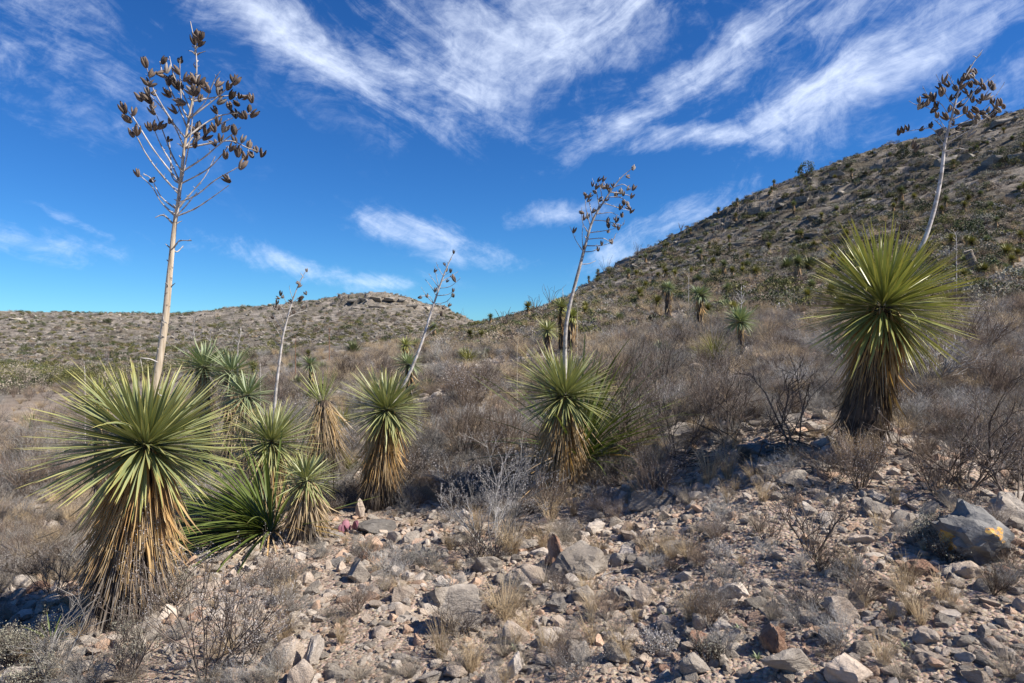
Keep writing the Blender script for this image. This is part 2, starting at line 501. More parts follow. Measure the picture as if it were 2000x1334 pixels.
def m_stone(c0, c1, c2, pit=1.0, spots=None, relief=.026):
    def f(t):
        v, oi = objvec(t)
        n = t.noise(v, 1.3, 8, .68); n2 = t.noise(v, 5.5, 8, .7)
        c = t.ramp(n, [(.3, c0), (.5, c1), (.7, c2)])
        hs_ = t.node('ShaderNodeHueSaturation')
        t.put(hs_.inputs['Value'], t.remap(oi.outputs['Random'], 0, 1, .72, 1.25, False)); t.put(hs_.inputs['Color'], c)
        c = hs_.outputs[0]
        c = t.mix(t.remap(n2, .60, .72, 0, .6), c, (.60, .56, .50))
        c = t.mix(t.remap(t.noise(v, 3.1, 5, .7), .62, .7, 0, .75), c, (.07, .065, .06))
        if spots:
            ln = t.voronoi(t.vmath('ADD', v, t.vmath('MULTIPLY', t.node('ShaderNodeTexNoise').outputs['Color'], (.6, .6, .6))), 1.7)
            sp = t.math('MULTIPLY', t.remap(ln, .40, .32), t.remap(t.noise(v, 7, 6, .7), .42, .50))
            c = t.mix(sp, c, t.ramp(t.noise(v, 9, 3), [(.4, (.58, .24, .03)), (.6, (.66, .44, .14))]))
        # limestone weathers in thin beds
        mp = t.node('ShaderNodeMapping'); mp.inputs['Rotation'].default_value = (.5, .35, .2); mp.inputs['Scale'].default_value = (1, 1, 2.6)
        t.put(mp.inputs['Vector'], v)
        beds = t.noise(mp.outputs[0], 1.7, 6, .65, '3D', .8)
        h = t.math('ADD', t.math('MULTIPLY', n2, .7 * pit), t.math('MULTIPLY', beds, .45))
        crack = t.voronoi(t.vmath('ADD', v, t.vmath('MULTIPLY', t.node('ShaderNodeTexNoise').outputs['Color'], (.5, .5, .5))), 1.1, 'DISTANCE_TO_EDGE')
        h = t.math('ADD', h, t.math('MULTIPLY', t.remap(crack, 0, .03, -.12, 0), t.remap(n, .45, .6)))
        return c, t.bump(h, .9, relief)
    return f


M = {}
M['ground'] = material('desert_ground', m_ground, .95, .12)
M['stone_grey'] = material('grey_limestone', m_stone((.185, .16, .135), (.325, .285, .238), (.45, .405, .345)), .9, .25)
M['stone_hill'] = material('weathered_hill_limestone', m_stone((.10, .092, .08), (.20, .185, .16), (.33, .305, .27), 1.3, None, .10), .9, .2)
M['stone_hill_pale'] = material('pale_hill_limestone', m_stone((.17, .15, .12), (.32, .285, .235), (.45, .40, .335), 1.3, None, .10), .9, .2)
M['stone_tan'] = material('tan_limestone', m_stone((.29, .23, .18), (.45, .37, .295), (.57, .49, .405)), .9, .25)
M['stone_rust'] = material('rusty_chert', m_stone((.17, .085, .055), (.36, .22, .15), (.52, .38, .29), 1.6), .8, .3)
M['stone_pink'] = material('peach_limestone', m_stone((.36, .235, .165), (.50, .35, .25), (.58, .44, .33), .5), .9, .2)
M['stone_pale'] = material('pale_limestone', m_stone((.33, .285, .235), (.48, .42, .355), (.58, .525, .455), .6), .9, .25)
M['stone_dark'] = material('dark_blue_limestone', m_stone((.12, .108, .095), (.235, .215, .19), (.37, .345, .31)), .85, .3)
M['stone_lichen'] = material('lichen_limestone', m_stone((.085, .085, .083), (.18, .178, .17), (.32, .31, .29), 1.2, True), .9, .25)


def m_leaf(c0, c1, edge, tip):
    def f(t):
        uv = t.node('ShaderNodeTexCoord').outputs['UV']
        s = t.node('ShaderNodeSeparateXYZ'); t.put(s.inputs[0], uv)
        oi = t.node('ShaderNodeObjectInfo')
        v, _ = objvec(t)
        c = t.mix(oi.outputs['Random'], c0, c1)
        st = t.node('ShaderNodeMapping'); st.inputs['Scale'].default_value = (30, 1.5, 1); t.put(st.inputs['Vector'], uv)
        c = t.mix(t.math('MULTIPLY', t.noise(st.outputs[0], 1, 4), .18), c, edge)
        d = t.math('ABSOLUTE', t.math('SUBTRACT', s.outputs[0], .5))
        c = t.mix(t.remap(d, .38, .47, 0, .8), c, edge)
        c = t.mix(t.remap(s.outputs[1], .6, 1.0, 0, .5), c, edge)
        c = t.mix(t.remap(s.outputs[1], .93, .985, 0, 1), c, tip)
        c = t.mix(t.remap(s.outputs[1], .09, .0, 0, .7), c, (.45, .44, .25))
        return c, None
    return f


M['leaf_green'] = material('yucca_leaf', m_leaf((.150, .200, .100), (.27, .315, .175), (.58, .50, .14), (.13, .06, .025)), .40, .45, .15)
M['leaf_olive'] = material('olive_yucca_leaf', m_leaf((.13, .175, .058), (.25, .295, .11), (.54, .47, .11), (.15, .06, .02)), .38, .5, .14)
M['leaf_blue'] = material('blue_green_yucca_leaf', m_leaf((.15, .215, .125), (.26, .32, .19), (.42, .42, .2), (.13, .08, .04)), .45, .4, .18)
M['sotol_leaf'] = material('sotol_leaf', m_leaf((.06, .10, .022), (.125, .175, .042), (.26, .28, .08), (.25, .19, .09)), .42, .4, .25)
M['grass_green'] = material('bear_grass_leaf', m_leaf((.13, .15, .035), (.21, .215, .055), (.32, .26, .07), (.3, .2, .1)), .6, .3, .2)


def m_dead(t):
    oi = t.node('ShaderNodeObjectInfo'); v, _ = objvec(t)
    uv = t.node('ShaderNodeTexCoord').outputs['UV']
    st = t.node('ShaderNodeMapping'); st.inputs['Scale'].default_value = (18, 2.5, 1); t.put(st.inputs['Vector'], uv)
    c = t.mix(t.math('MULTIPLY', t.noise(t.vmath('ADD', st.outputs[0], t.math('MULTIPLY', oi.outputs['Random'], 9)), 1, 4, .7), .45), oi.outputs['Color'], (.07, .05, .035))
    s = t.node('ShaderNodeSeparateXYZ'); t.put(s.inputs[0], uv)
    c = t.mix(t.remap(s.outputs[1], .6, 1, 0, .45), c, (.17, .12, .08))
    return c, None


def m_tint(t):
    at_ = t.node('ShaderNodeAttribute'); at_.attribute_name = 'tint'
    v, oi = objvec(t)
    c = t.mix(t.math('MULTIPLY', t.noise(v, 30, 4, .7), .7), at_.outputs['Color'], (.06, .045, .03))
    return c, None


M['dead'] = material('dead_yucca_leaf', m_dead, .65, .3, .28)
M['tinted'] = material('dead_fibre', m_tint, .85, .12)


def m_two(c0, c1, sc=6, rand=.25):
    def f(t):
        v, oi = objvec(t)
        c = t.mix(t.remap(t.noise(v, sc, 5, .6), .35, .65), c0, c1)
        h = t.node('ShaderNodeHueSaturation'); t.put(h.inputs['Color'], c)
        t.put(h.inputs['Value'], t.remap(oi.outputs['Random'], 0, 1, 1 - rand, 1 + rand, False))
        return h.outputs[0], None
    return f


def m_stalk(t):
    v, oi = objvec(t)
    mp = t.node('ShaderNodeMapping'); mp.inputs['Scale'].default_value = (6, 6, .5); t.put(mp.inputs['Vector'], v)
    n = t.noise(mp.outputs[0], 9, 5, .6)
    c = t.ramp(n, [(.3, (.28, .22, .155)), (.5, (.50, .42, .31)), (.7, (.62, .55, .44))])
    c = t.mix(t.remap(t.noise(v, 22, 5, .7), .58, .66, 0, .8), c, (.10, .08, .065))
    return c, t.bump(n, .5, .01)


M['stalk_tan'] = material('tan_flower_stalk', m_stalk, .7, .25)
M['stalk_grey'] = material('grey_weathered_stalk', m_two((.26, .235, .21), (.56, .53, .50), 20), .85, .15)
M['stalk_brown'] = material('brown_stalk', m_two((.17, .085, .05), (.28, .16, .10), 20), .85, .15)
M['pod'] = material('seed_pod', m_two((.06, .042, .032), (.20, .16, .13), 45, .5), .75, .2)
M['pod_grey'] = material('weathered_seed_pod', m_two((.16, .14, .125), (.33, .30, .27), 45, .4), .8, .2)
M['old_wood'] = material('old_weathered_wood', m_two((.11, .095, .08), (.26, .225, .19), 14), .9, .1)
M['trunk'] = material('yucca_trunk', m_two((.045, .036, .03), (.13, .10, .075), 12), .95, .05)
M['twig_dark'] = material('dark_twig', m_two((.065, .052, .044), (.17, .14, .12), 8), .9, .1)
M['twig_grey'] = material('grey_twig', m_two((.14, .132, .124), (.37, .355, .33), 6, .55), .9, .1)
M['twig_red'] = material('reddish_twig', m_two((.105, .078, .062), (.25, .198, .155), 5, .5), .9, .1)
M['straw'] = material('dry_straw', m_two((.30, .22, .13), (.54, .43, .28), 5, .25), .8, .15)
M['straw_grey'] = material('old_straw', m_two((.22, .19, .15), (.40, .35, .28), 5, .25), .85, .1)
M['small_leaf'] = material('silver_leaf', m_two((.36, .34, .33), (.56, .53, .51), 30, .15), .7, .3)
M['small_leaf_dull'] = material('dull_grey_leaf', m_two((.20, .20, .15), (.36, .34, .27), 20, .25), .8, .15)
M['evergreen'] = material('evergreen_leaf', m_two((.035, .05, .018), (.095, .115, .042), 2.5, .4), .6, .25)
M['olive_leaf'] = material('olive_leaf', m_two((.09, .095, .03), (.19, .18, .065), 2.5, .35), .7, .2)
M['far_blade'] = material('distant_yucca_blade', m_two((.15, .175, .08), (.28, .30, .145), 3, .3), .5, .35)
M['far_blade_yellow'] = material('distant_yellow_blade', m_two((.17, .17, .045), (.31, .29, .10), 3, .3), .5, .3)
M['far_dead'] = material('distant_dead_leaf', m_two((.22, .14, .075), (.46, .33, .19), 6, .3), .8, .1)
M['cactus'] = material('purple_cactus_pad', m_two((.16, .06, .09), (.27, .12, .15), 8, .2), .6, .3)

# ------------------------------------------------------------------ ground: one sheet to the horizon
th = np.concatenate([np.linspace(-180, -47, 40)[:-1], np.linspace(-47, 47, 620), np.linspace(47, 180, 40)[1:]])
th = np.radians(th)
rr = np.concatenate([[0.02], np.exp(np.linspace(math.log(.5), math.log(420), 560)), [560, 800, 1200, 2000, 3500]])
TH, RR = np.meshgrid(th, rr)
X = RR * np.sin(TH); Yg = RR * np.cos(TH); Z = ground(X, Yg)
Z = Z - sstep(420, 2000, RR) * 12
nT = len(th); nR = len(rr)
ii, jj = np.meshgrid(np.arange(nR - 1), np.arange(nT - 1), indexing='ij')
q = np.stack([ii * nT + jj, ii * nT + jj + 1, (ii + 1) * nT + jj + 1, (ii + 1) * nT + jj], -1).reshape(-1, 4)[:, ::-1]
PXg = 1000 + F * np.tan(np.clip(TH, -1.1, 1.1)); DEPg = RR * np.cos(np.clip(TH, -.82, .82))


def brush_weight(x, y):
    """0 on the bare gravel in front, 1 in the dense dry brush"""
    r = np.hypot(x, y); u = x / np.maximum(y, .1)
    edge = np.interp(u, [-.75, -.5, -.3, -.15, 0, .15, .3, .5, .75], [5.6, 6.1, 7.8, 7.2, 5.8, 5.8, 6.1, 6.3, 4.9])
    b = sstep(0, 1, (r - edge) / 2.2 + .5 + 1.0 * vnoise(x * .7, y * .7, 5))
    bare = sstep(.05, .35, fbm(x * .22, y * .22, 3, 61)) * .75
    valley = sstep(-.42, -.56, u) * sstep(9, 13, r)
    return b * (1 - bare) * (1 - valley * .75 * sstep(-.25, .2, fbm(x * .3, y * .3, 2, 66)))


BW = brush_weight(X, Yg) * (1 - sstep(35, 60, RR))
HL = sstep(28, 55, RR) * (1 - .0)
SD = sstep(-.34, -.42, np.tan(np.clip(TH, -1.2, 1.2))) * sstep(26, 36, RR) * (1 - sstep(88, 100, RR)) * (TH < 0)
gm = mesh('ground', np.stack([X, Yg, Z], -1).reshape(-1, 3), q, [M['ground']], True,
          col=np.stack([BW, HL, SD], -1).reshape(-1, 3))
g = obj('ground', gm); tag(g, 'bare pinkish gravel slope that rolls up into rocky brush covered hills', 'ground', None, 'structure')


# ------------------------------------------------------------------ stones
def stone_mesh(name, mat, seed, sub=3, cuts=9, flat=1.0, rough=.05, depth=(.62, .92)):
    r = np.random.RandomState(seed)
    bm = bmesh.new(); bmesh.ops.create_icosphere(bm, subdivisions=sub, radius=1.0)
    P = np.array([v.co[:] for v in bm.verts])
    for _ in range(cuts):
        n = r.normal(size=3); n /= np.linalg.norm(n)
        d = r.uniform(depth[0] - .12, depth[1] - .06)
        k = np.maximum(0, P @ n - d); P = P - k[:, None] * n * .96
    if rough:
        nz = fbm(P[:, 0] * 2.0 + P[:, 2] * 1.3 + seed, P[:, 1] * 2.0 - P[:, 2] * 1.7, 5, seed)
        P = P * (1 + rough * 3.2 * nz[:, None])
    P[:, 2] *= flat
    P /= np.abs(P).max(0).max()
    for v, p in zip(bm.verts, P): v.co = p
    me = bpy.data.meshes.new(name); bm.to_mesh(me); bm.free()
    me.materials.append(mat)
    me.polygons.foreach_set('use_smooth', np.ones(len(me.polygons), bool))
    me.set_sharp_from_angle(angle=R(28))
    return me


LAND = [  # landmarks used to say where a small thing lies
    (235, 1215, 'the tall left yucca'), (520, 1010, 'the second yucca from the left'), (600, 1055, 'the smallest yucca'),
    (735, 990, 'the yucca with the tilted stalk'), (1095, 960, 'the middle yucca'), (1672, 885, 'the big right yucca'),
    (1930, 1060, 'the orange lichen boulder'), (1135, 1100, 'the ridged two-tone boulder'), (895, 1215, 'the big flat slab'),
    (1520, 1255, 'the rusty knobbly rock'), (725, 1068, 'the peach slab'), (555, 1275, 'the smooth tan boulder'),
    (1560, 905, 'the bare dark sapling'), (1880, 950, 'the wide leafless right bush'), (430, 1040, 'the spreading green sotol'),
    (985, 1170, 'the wiry straw tuft'), (1585, 1060, 'the thin leafless twig bush')]


def where(px, py):
    ds = sorted((math.hypot(px - a, (py - b) * 1.6), a, b, n) for a, b, n in LAND)
    d, a, b, n = ds[0]
    dx, dy = px - a, py - b
    hor = 'left of' if dx < 0 else 'right of'
    if abs(dx) < 45: rel = 'in front of' if dy > 0 else 'behind'
    elif abs(dy) < 28: rel = ('just ' if abs(dx) < 90 else 'well ') + hor
    else: rel = ('in front and ' if dy > 0 else 'behind and ') + hor
    return rel + ' ' + n


STONE_SPOTS = []   # (px, py, r) taken
COLW = {'stone_grey': 'grey', 'stone_tan': 'tan', 'stone_rust': 'rusty', 'stone_pink': 'peach', 'stone_pale': 'whitish', 'stone_dark': 'dark blue-grey', 'stone_lichen': 'grey'}


def place_stone(px, py, wpx, hpx, mat, seed, label, sub=4, cuts=10, rot=None, rough=.05, sink=.25, name='stone', depth=(.62, .92), dy=.85, cat='stone', group='loose stones on the gravel'):
    """wpx, hpx: how large it shows; (px, py) its foot"""
    p = hit(px, py)
    if p is None: return None
    k = p.y / F
    me = stone_mesh(name, M[mat], seed, sub, cuts + 5, 1.0, rough * 1.9, (depth[0] - .08, depth[1] - .04))
    wpx *= 1.02; hgt = hpx * k * .72
    o = obj(name, me, loc=p + Vector((0, wpx * k * .3, hgt * (.9 - sink) - hgt * .25)), scale=(wpx * k * .56, wpx * k * .56 * dy, hgt))
    o.rotation_euler = rot or (0, 0, 0)
    tag(o, label, cat, group)
    STONE_SPOTS.append((px, py - hpx * .3, max(wpx, hpx) * .5))
    return o


# each has its own look in the photograph
for args in [
    (1135, 1130, 128, 66, 'stone_grey', 3, 'large ridged two-tone boulder of grey and rusty brown beside a dead twig', dict(cuts=14, rough=.09, depth=(.5, .8))),
    (1085, 1112, 55, 66, 'stone_rust', 31, 'dark rusty red rock face leaning on the left of the ridged boulder', dict(cuts=10, rough=.1)),
    (895, 1248, 160, 84, 'stone_grey', 8, 'big flat grey slab tilted up behind dry grass at the lower middle', dict(cuts=12, rough=.06, depth=(.4, .8), rot=(.35, -.1, .5))),
    (868, 1192, 100, 52, 'stone_grey', 12, 'angular grey rock perched on the upper left of the big slab', dict(cuts=14, depth=(.45, .8))),
    (1935, 1100, 205, 104, 'stone_lichen', 23, 'big dark boulder with orange lichen patches at the right edge', dict(cuts=9, rough=.085, depth=(.68, .95), rot=(.1, .1, .9), dy=1.0)),
    (1990, 1030, 90, 62, 'stone_grey', 25, 'grey block resting behind the orange lichen boulder', dict(cuts=12)),
    (1525, 1282, 82, 70, 'stone_rust', 41, 'rusty red and white knobbly rock among grey stones', dict(cuts=16, rough=.13, depth=(.55, .85))),
    (1812, 1130, 72, 36, 'stone_rust', 44, 'rusty jagged rock below the orange lichen boulder', dict(cuts=14, rough=.12)),
    (1570, 1334, 150, 50, 'stone_grey', 47, 'long grey slab at the bottom edge left of the domed boulder', dict(cuts=7, depth=(.4, .8), rot=(.1, .05, .2))),
    (1680, 1345, 100, 52, 'stone_tan', 48, 'domed grey boulder with a pale streak at the bottom edge', dict(cuts=5, rough=.04)),
    (555, 1312, 66, 66, 'stone_tan', 51, 'smooth rounded tan boulder beside an upright split rock', dict(cuts=4, rough=.03, depth=(.8, .95))),
    (603, 1315, 42, 80, 'stone_pale', 53, 'upright pale split rock right of the smooth tan boulder', dict(cuts=12, rot=(.1, .35, .3))),
    (577, 1345, 58, 48, 'stone_tan', 56, 'tan rock at the bottom edge below the upright split rock', dict(cuts=9)),
    (575, 1238, 56, 54, 'stone_grey', 57, 'upright pitted grey slab behind the smooth tan boulder', dict(cuts=12, rough=.1, rot=(.2, .2, 0))),
    (700, 1142, 64, 44, 'stone_grey', 61, 'broad block with a dark left face below the peach slab', dict(cuts=8, depth=(.5, .85))),
    (725, 1078, 42, 26, 'stone_pink', 63, 'smooth peach coloured slab left of the thin brush', dict(cuts=8, rough=.02)),
    (708, 1098, 26, 20, 'stone_rust', 64, 'small orange rock touching the peach slab', dict(cuts=9)),
    (735, 1045, 95, 22, 'stone_dark', 66, 'long low dark rock half buried beyond the peach slab', dict(cuts=5, rough=.04)),
    (588, 1148, 36, 30, 'stone_tan', 67, 'tan rock leaning on gravel with a shaded left face', dict(cuts=10, rot=(.1, .5, .2))),
    (512, 1104, 27, 22, 'stone_pale', 68, 'small bright white rock in front of the sotol', dict(cuts=10)),
    (372, 1128, 30, 18, 'stone_pale', 69, 'small white rock under the tips of the sotol leaves', dict(cuts=10)),
    (782, 1176, 46, 38, 'stone_tan', 71, 'tan rock with a flat shaded face left of the grey rocks', dict(cuts=12, rot=(0, .3, .4))),
    (950, 1122, 62, 34, 'stone_grey', 73, 'rounded grey rock with a bright cap left of the straw tuft', dict(cuts=8)),
    (1025, 1080, 75, 22, 'stone_grey', 75, 'low wide grey slab left of the ridged boulder', dict(cuts=6)),
    (1035, 1145, 68, 34, 'stone_tan', 77, 'smooth tan slab in front of the ridged boulder', dict(cuts=6)),
    (1165, 1048, 60, 22, 'stone_pale', 79, 'whitish flat flake behind the ridged boulder', dict(cuts=10, depth=(.4, .8))),
    (1212, 1108, 36, 34, 'stone_grey', 81, 'grey cobble right of the ridged boulder', dict(cuts=9)),
    (1258, 1120, 48, 38, 'stone_grey', 83, 'squarish grey cobble two steps right of the ridged boulder', dict(cuts=12)),
    (1322, 1090, 70, 38, 'stone_grey', 85, 'wedge shaped grey rock alone on gravel right of the cobbles', dict(cuts=11, depth=(.5, .85))),
    (1255, 1190, 56, 50, 'stone_tan', 87, 'upright blocky tan rock with a rusty chip on top', dict(cuts=12, rot=(.1, .15, .5))),
    (1212, 1178, 52, 28, 'stone_dark', 89, 'dark slanting slab against the blocky tan rock', dict(cuts=7)),
    (1140, 1180, 44, 36, 'stone_grey', 91, 'rounded grey cobble below the ridged boulder', dict(cuts=8)),
    (1093, 1198, 50, 32, 'stone_dark', 93, 'dark jagged rock left of the rounded grey cobble', dict(cuts=15, rough=.1)),
    (1003, 1262, 60, 50, 'stone_tan', 95, 'rounded tan and grey rock right of the big slab', dict(cuts=8, rot=(0, .2, .3))),
    (1072, 1270, 44, 34, 'stone_pale', 97, 'whitish angular rock in the lower middle', dict(cuts=12)),
    (1130, 1300, 52, 46, 'stone_grey', 99, 'upright grey slab at the lower middle', dict(cuts=8, rot=(.1, .4, .1))),
    (1205, 1300, 70, 42, 'stone_grey', 101, 'large rounded grey rock in the lower middle', dict(cuts=7)),
    (1005, 1325, 38, 62, 'stone_pale', 103, 'tall narrow pale rock at the bottom middle', dict(cuts=12, rot=(0, .2, .2))),
    (888, 1330, 54, 36, 'stone_tan', 105, 'half buried tan dome below the big slab', dict(cuts=4)),
    (1365, 1325, 58, 42, 'stone_grey', 107, 'grey rounded rock at the bottom left of the rusty knobbly rock', dict(cuts=7)),
    (1368, 1232, 40, 36, 'stone_grey', 109, 'grey rock on open gravel left of the rusty knobbly rock', dict(cuts=9)),
    (1437, 1175, 62, 46, 'stone_pale', 111, 'whitish rounded block on open gravel', dict(cuts=9)),
    (1650, 1222, 72, 52, 'stone_tan', 113, 'smooth tan rock split in two lying in front of small grass', dict(cuts=6)),
    (1700, 1175, 56, 24, 'stone_tan', 115, 'low tan slab behind the split tan rock', dict(cuts=7)),
    (1757, 1205, 36, 32, 'stone_tan', 117, 'round tan boulder beside a flat tan stone', dict(cuts=3, depth=(.85, .97))),
    (1790, 1196, 34, 22, 'stone_tan', 118, 'flat topped tan stone right of the round one', dict(cuts=9)),
    (1625, 1265, 52, 46, 'stone_grey', 119, 'pitted grey rock right of the rusty knobbly rock', dict(cuts=12, rough=.1)),
    (1688, 1285, 48, 32, 'stone_grey', 121, 'angular grey rock above the domed boulder', dict(cuts=14)),
    (1815, 1262, 56, 34, 'stone_tan', 123, 'rounded tan rock on fine gravel at the right', dict(cuts=6)),
    (1828, 1310, 60, 26, 'stone_tan', 125, 'low flat tan rock near the lower right corner', dict(cuts=6)),
    (1905, 1135, 62, 40, 'stone_tan', 127, 'brown rounded rock in front of the orange lichen boulder', dict(cuts=9)),
    (1970, 1142, 40, 30, 'stone_rust', 129, 'pinkish rust rock at the right edge', dict(cuts=9)),
    (1500, 932, 55, 26, 'stone_dark', 131, 'flat dark rock left of the big right yucca', dict(cuts=6)),
    (1553, 950, 56, 34, 'stone_grey', 133, 'angular grey rock in front of the dark sapling', dict(cuts=14)),
    (1605, 925, 40, 30, 'stone_dark', 135, 'upright dark slab left of the big right yucca', dict(cuts=8)),
    (1552, 912, 60, 16, 'stone_grey', 137, 'thin tilted grey flake left of the big right yucca', dict(cuts=7)),
    (1475, 898, 60, 28, 'stone_dark', 139, 'dark rounded rock beneath the leaf heap', dict(cuts=8)),
    (1265, 1002, 110, 40, 'stone_grey', 141, 'low broad grey outcrop right of the middle yucca', dict(cuts=5, depth=(.5, .9))),
    (1163, 1020, 36, 20, 'stone_grey', 143, 'small grey stone left of the low broad outcrop', dict(cuts=8)),
    (1738, 792, 46, 40, 'stone_pale', 145, 'bright pale rock behind the big right yucca', dict(cuts=10)),
    (1715, 1010, 44, 26, 'stone_grey', 147, 'layered grey rock right of the straw at the big yucca', dict(cuts=10)),
    (1735, 1022, 26, 30, 'stone_tan', 149, 'small pointed tan rock below the layered grey rock', dict(cuts=10)),
    (1690, 1068, 52, 24, 'stone_tan', 151, 'pale wedge of rock on gravel below the big right yucca', dict(cuts=9)),
    (1790, 1064, 34, 28, 'stone_dark', 153, 'dark cobble left of the orange lichen boulder', dict(cuts=8)),
    (175, 1245, 42, 52, 'stone_tan', 155, 'upright tan stone at the foot of the tall left yucca', dict(cuts=10)),
    (140, 1325, 56, 34, 'stone_pale', 157, 'whitish rock below the tall left yucca', dict(cuts=8)),
    (200, 1340, 50, 46, 'stone_grey', 159, 'pointed grey rock at the bottom below the tall left yucca', dict(cuts=10)),
    (30, 1340, 80, 30, 'stone_pale', 161, 'broad pale slab in the bottom left corner', dict(cuts=6)),
    (30, 1155, 40, 30, 'stone_pale', 163, 'pale tan rock at the left edge', dict(cuts=8)),
    (25, 1120, 36, 22, 'stone_pale', 165, 'small pale rock at the left edge above another', dict(cuts=8)),
    (815, 950, 22, 20, 'stone_pale', 167, 'small white rock right of the yucca with the tilted stalk', dict(cuts=8)),
    (700, 1015, 24, 40, 'stone_tan', 169, 'upright tan stone beside the smallest yucca', dict(cuts=8)),
    (1350, 862, 90, 36, 'stone_grey', 171, 'low hummock of rock left of the dark leaf heap', dict(cuts=6, rough=.06)),
    (1315, 870, 60, 26, 'stone_pale', 173, 'low pale rock in front of the hummock', dict(cuts=6)),
]:
    kw = args[7]
    place_stone(*args[:7], **kw)

stone_protos = []
for i, (mt, cuts, dep) in enumerate([('stone_grey', 12, (.4, .8)), ('stone_tan', 14, (.4, .8)), ('stone_grey', 16, (.4, .75)), ('stone_tan', 8, (.6, .9)),
                                     ('stone_pale', 13, (.45, .8)), ('stone_tan', 12, (.5, .85)), ('stone_pale', 10, (.5, .9)), ('stone_tan', 15, (.5, .8)),
                                     ('stone_rust', 12, (.6, .9)), ('stone_pale', 8, (.6, .9)), ('stone_dark', 10, (.55, .9)), ('stone_tan', 9, (.45, .8))]):
    stone_protos.append((stone_mesh('stone', M[mt], 300 + i, 3, cuts, 1.0, .06, dep), mt))

# loose stones, 230 more of them one by one
n = 0; tries = 0; used_labels = {}
while n < 240 and tries < 6000:
    tries += 1
    px = rnd.uniform(-20, 2020); py = 1345 - (rnd.random() ** 1.25) * 400
    if px < 480 and py < 1090 and rnd.random() < .8: continue
    if any(math.hypot(px - a, (py - b) * 1.3) < c + 12 for a, b, c in STONE_SPOTS): continue
    p = hit(px, py)
    if p is None: continue
    wpx = 15 + 36 * rnd.random() ** 1.7
    wpx *= (py - 700) / 480
    me, mt = rnd.choice(stone_protos)
    k = p.y / F; s = wpx * k * .5
    fl = rnd.uniform(.45, .85)
    o = obj('stone', me, loc=p + Vector((0, 0, s * fl * .3)), rot=(rnd.uniform(-.3, .3), rnd.uniform(-.3, .3), rnd.uniform(0, 6.3)), scale=(s * rnd.uniform(.9, 1.35), s * rnd.uniform(.75, 1.05), s * fl))
    size = 'pebble sized' if wpx < 15 else 'small' if wpx < 24 else 'medium' if wpx < 34 else 'large'
    shape = 'flat' if fl < .55 else 'blocky' if fl > .72 else 'rounded'
    tag(o, '%s %s %s stone %s' % (size, shape, COLW[mt], where(px, py)), 'stone', 'loose stones on the gravel')
    STONE_SPOTS.append((px, py, wpx * .5)); n += 1

# gravel and rubble nobody could count
peb_meshes = [stone_mesh('pebble', M[mt], 500 + i, 2 if i < 6 else 1, 7, 1.0, .05, (.5, .9)) for i, mt in enumerate(
    ['stone_tan', 'stone_pink', 'stone_grey', 'stone_pale', 'stone_tan', 'stone_pale', 'stone_tan', 'stone_pink', 'stone_tan', 'stone_pink', 'stone_pale', 'stone_tan'])]
pc = proto_collection('pebble', peb_meshes)


def polar(nn, r0, r1, r, power=0.0, span=43):
    a = np.radians(r.uniform(-span, span, nn)); u = r.uniform(0, 1, nn)
    rad = r0 * (r1 / r0) ** u
    return rad * np.sin(a), rad * np.cos(a)


def place_many(name, coll, nprot, x, y, size, r, flat=(.45, .9), sink=.2, label=None, cat=None, tilt=.4):
    z = ground(x, y)
    S = size[:, None] * np.stack([r.uniform(.8, 1.3, len(x)), r.uniform(.8, 1.1, len(x)), r.uniform(flat[0], flat[1], len(x))], -1)
    P = np.stack([x, y, z + S[:, 2] * (.5 - sink)], -1)
    ROT = np.stack([r.uniform(-tilt, tilt, len(x)), r.uniform(-tilt, tilt, len(x)), r.uniform(0, 6.3, len(x))], -1)
    return scatter(name, coll, nprot, P, ROT, S, r, label, cat)


x, y = polar(52000, 1.9, 11, rng)
k = fbm(x * 1.1, y * 1.1, 3, 640) + .5 * rng.uniform(-1, 1, len(x)) > -.22; x, y = x[k], y[k]
size = .004 + .021 * rng.uniform(0, 1, len(x)) ** 3.8
size *= np.clip(np.hypot(x, y) / 3.6, .8, 2.2)
place_many('gravel', pc, len(peb_meshes), x, y, size, rng, sink=.38, label='fine pinkish gravel covering the open slope', cat='gravel')
x, y = polar(9000, 3.2, 34, rng)
k = rng.uniform(0, 1, len(x)) < .10 + .90 * sstep(5.5, 9, np.hypot(x, y)); x, y = x[k], y[k]
size = (.013 + .055 * rng.uniform(0, 1, len(x)) ** 2.4) * np.clip(np.hypot(x, y) / 7, .7, 2.0)
place_many('rubble', pc, 6, x, y, size, rng, label='fist sized rubble strewn between the dry bushes', cat='rubble')

# angular chips between the larger stones, half sunk in the soil
chip_meshes = [stone_mesh('chip', M[mt], 560 + i, 2, 12, 1.0, .08, (.45, .8)) for i, mt in enumerate(['stone_pale', 'stone_grey', 'stone_tan', 'stone_grey', 'stone_pale', 'stone_tan', 'stone_grey', 'stone_pink'])]
chc = proto_collection('chip', chip_meshes)
x, y = polar(11000, 2.1, 8.5, rng)
k = fbm(x * 1.3, y * 1.3, 3, 611) + .45 * rng.uniform(-1, 1, len(x)) > -.08; x, y = x[k], y[k]
size = (.012 + .050 * rng.uniform(0, 1, len(x)) ** 2.2) * np.clip(np.hypot(x, y) / 3.8, .8, 1.5)
place_many('stone_chips', chc, 8, x, y, size, rng, flat=(.4, .95), sink=.42, label='pale angular limestone chips between the larger stones', cat='rubble', tilt=.6)

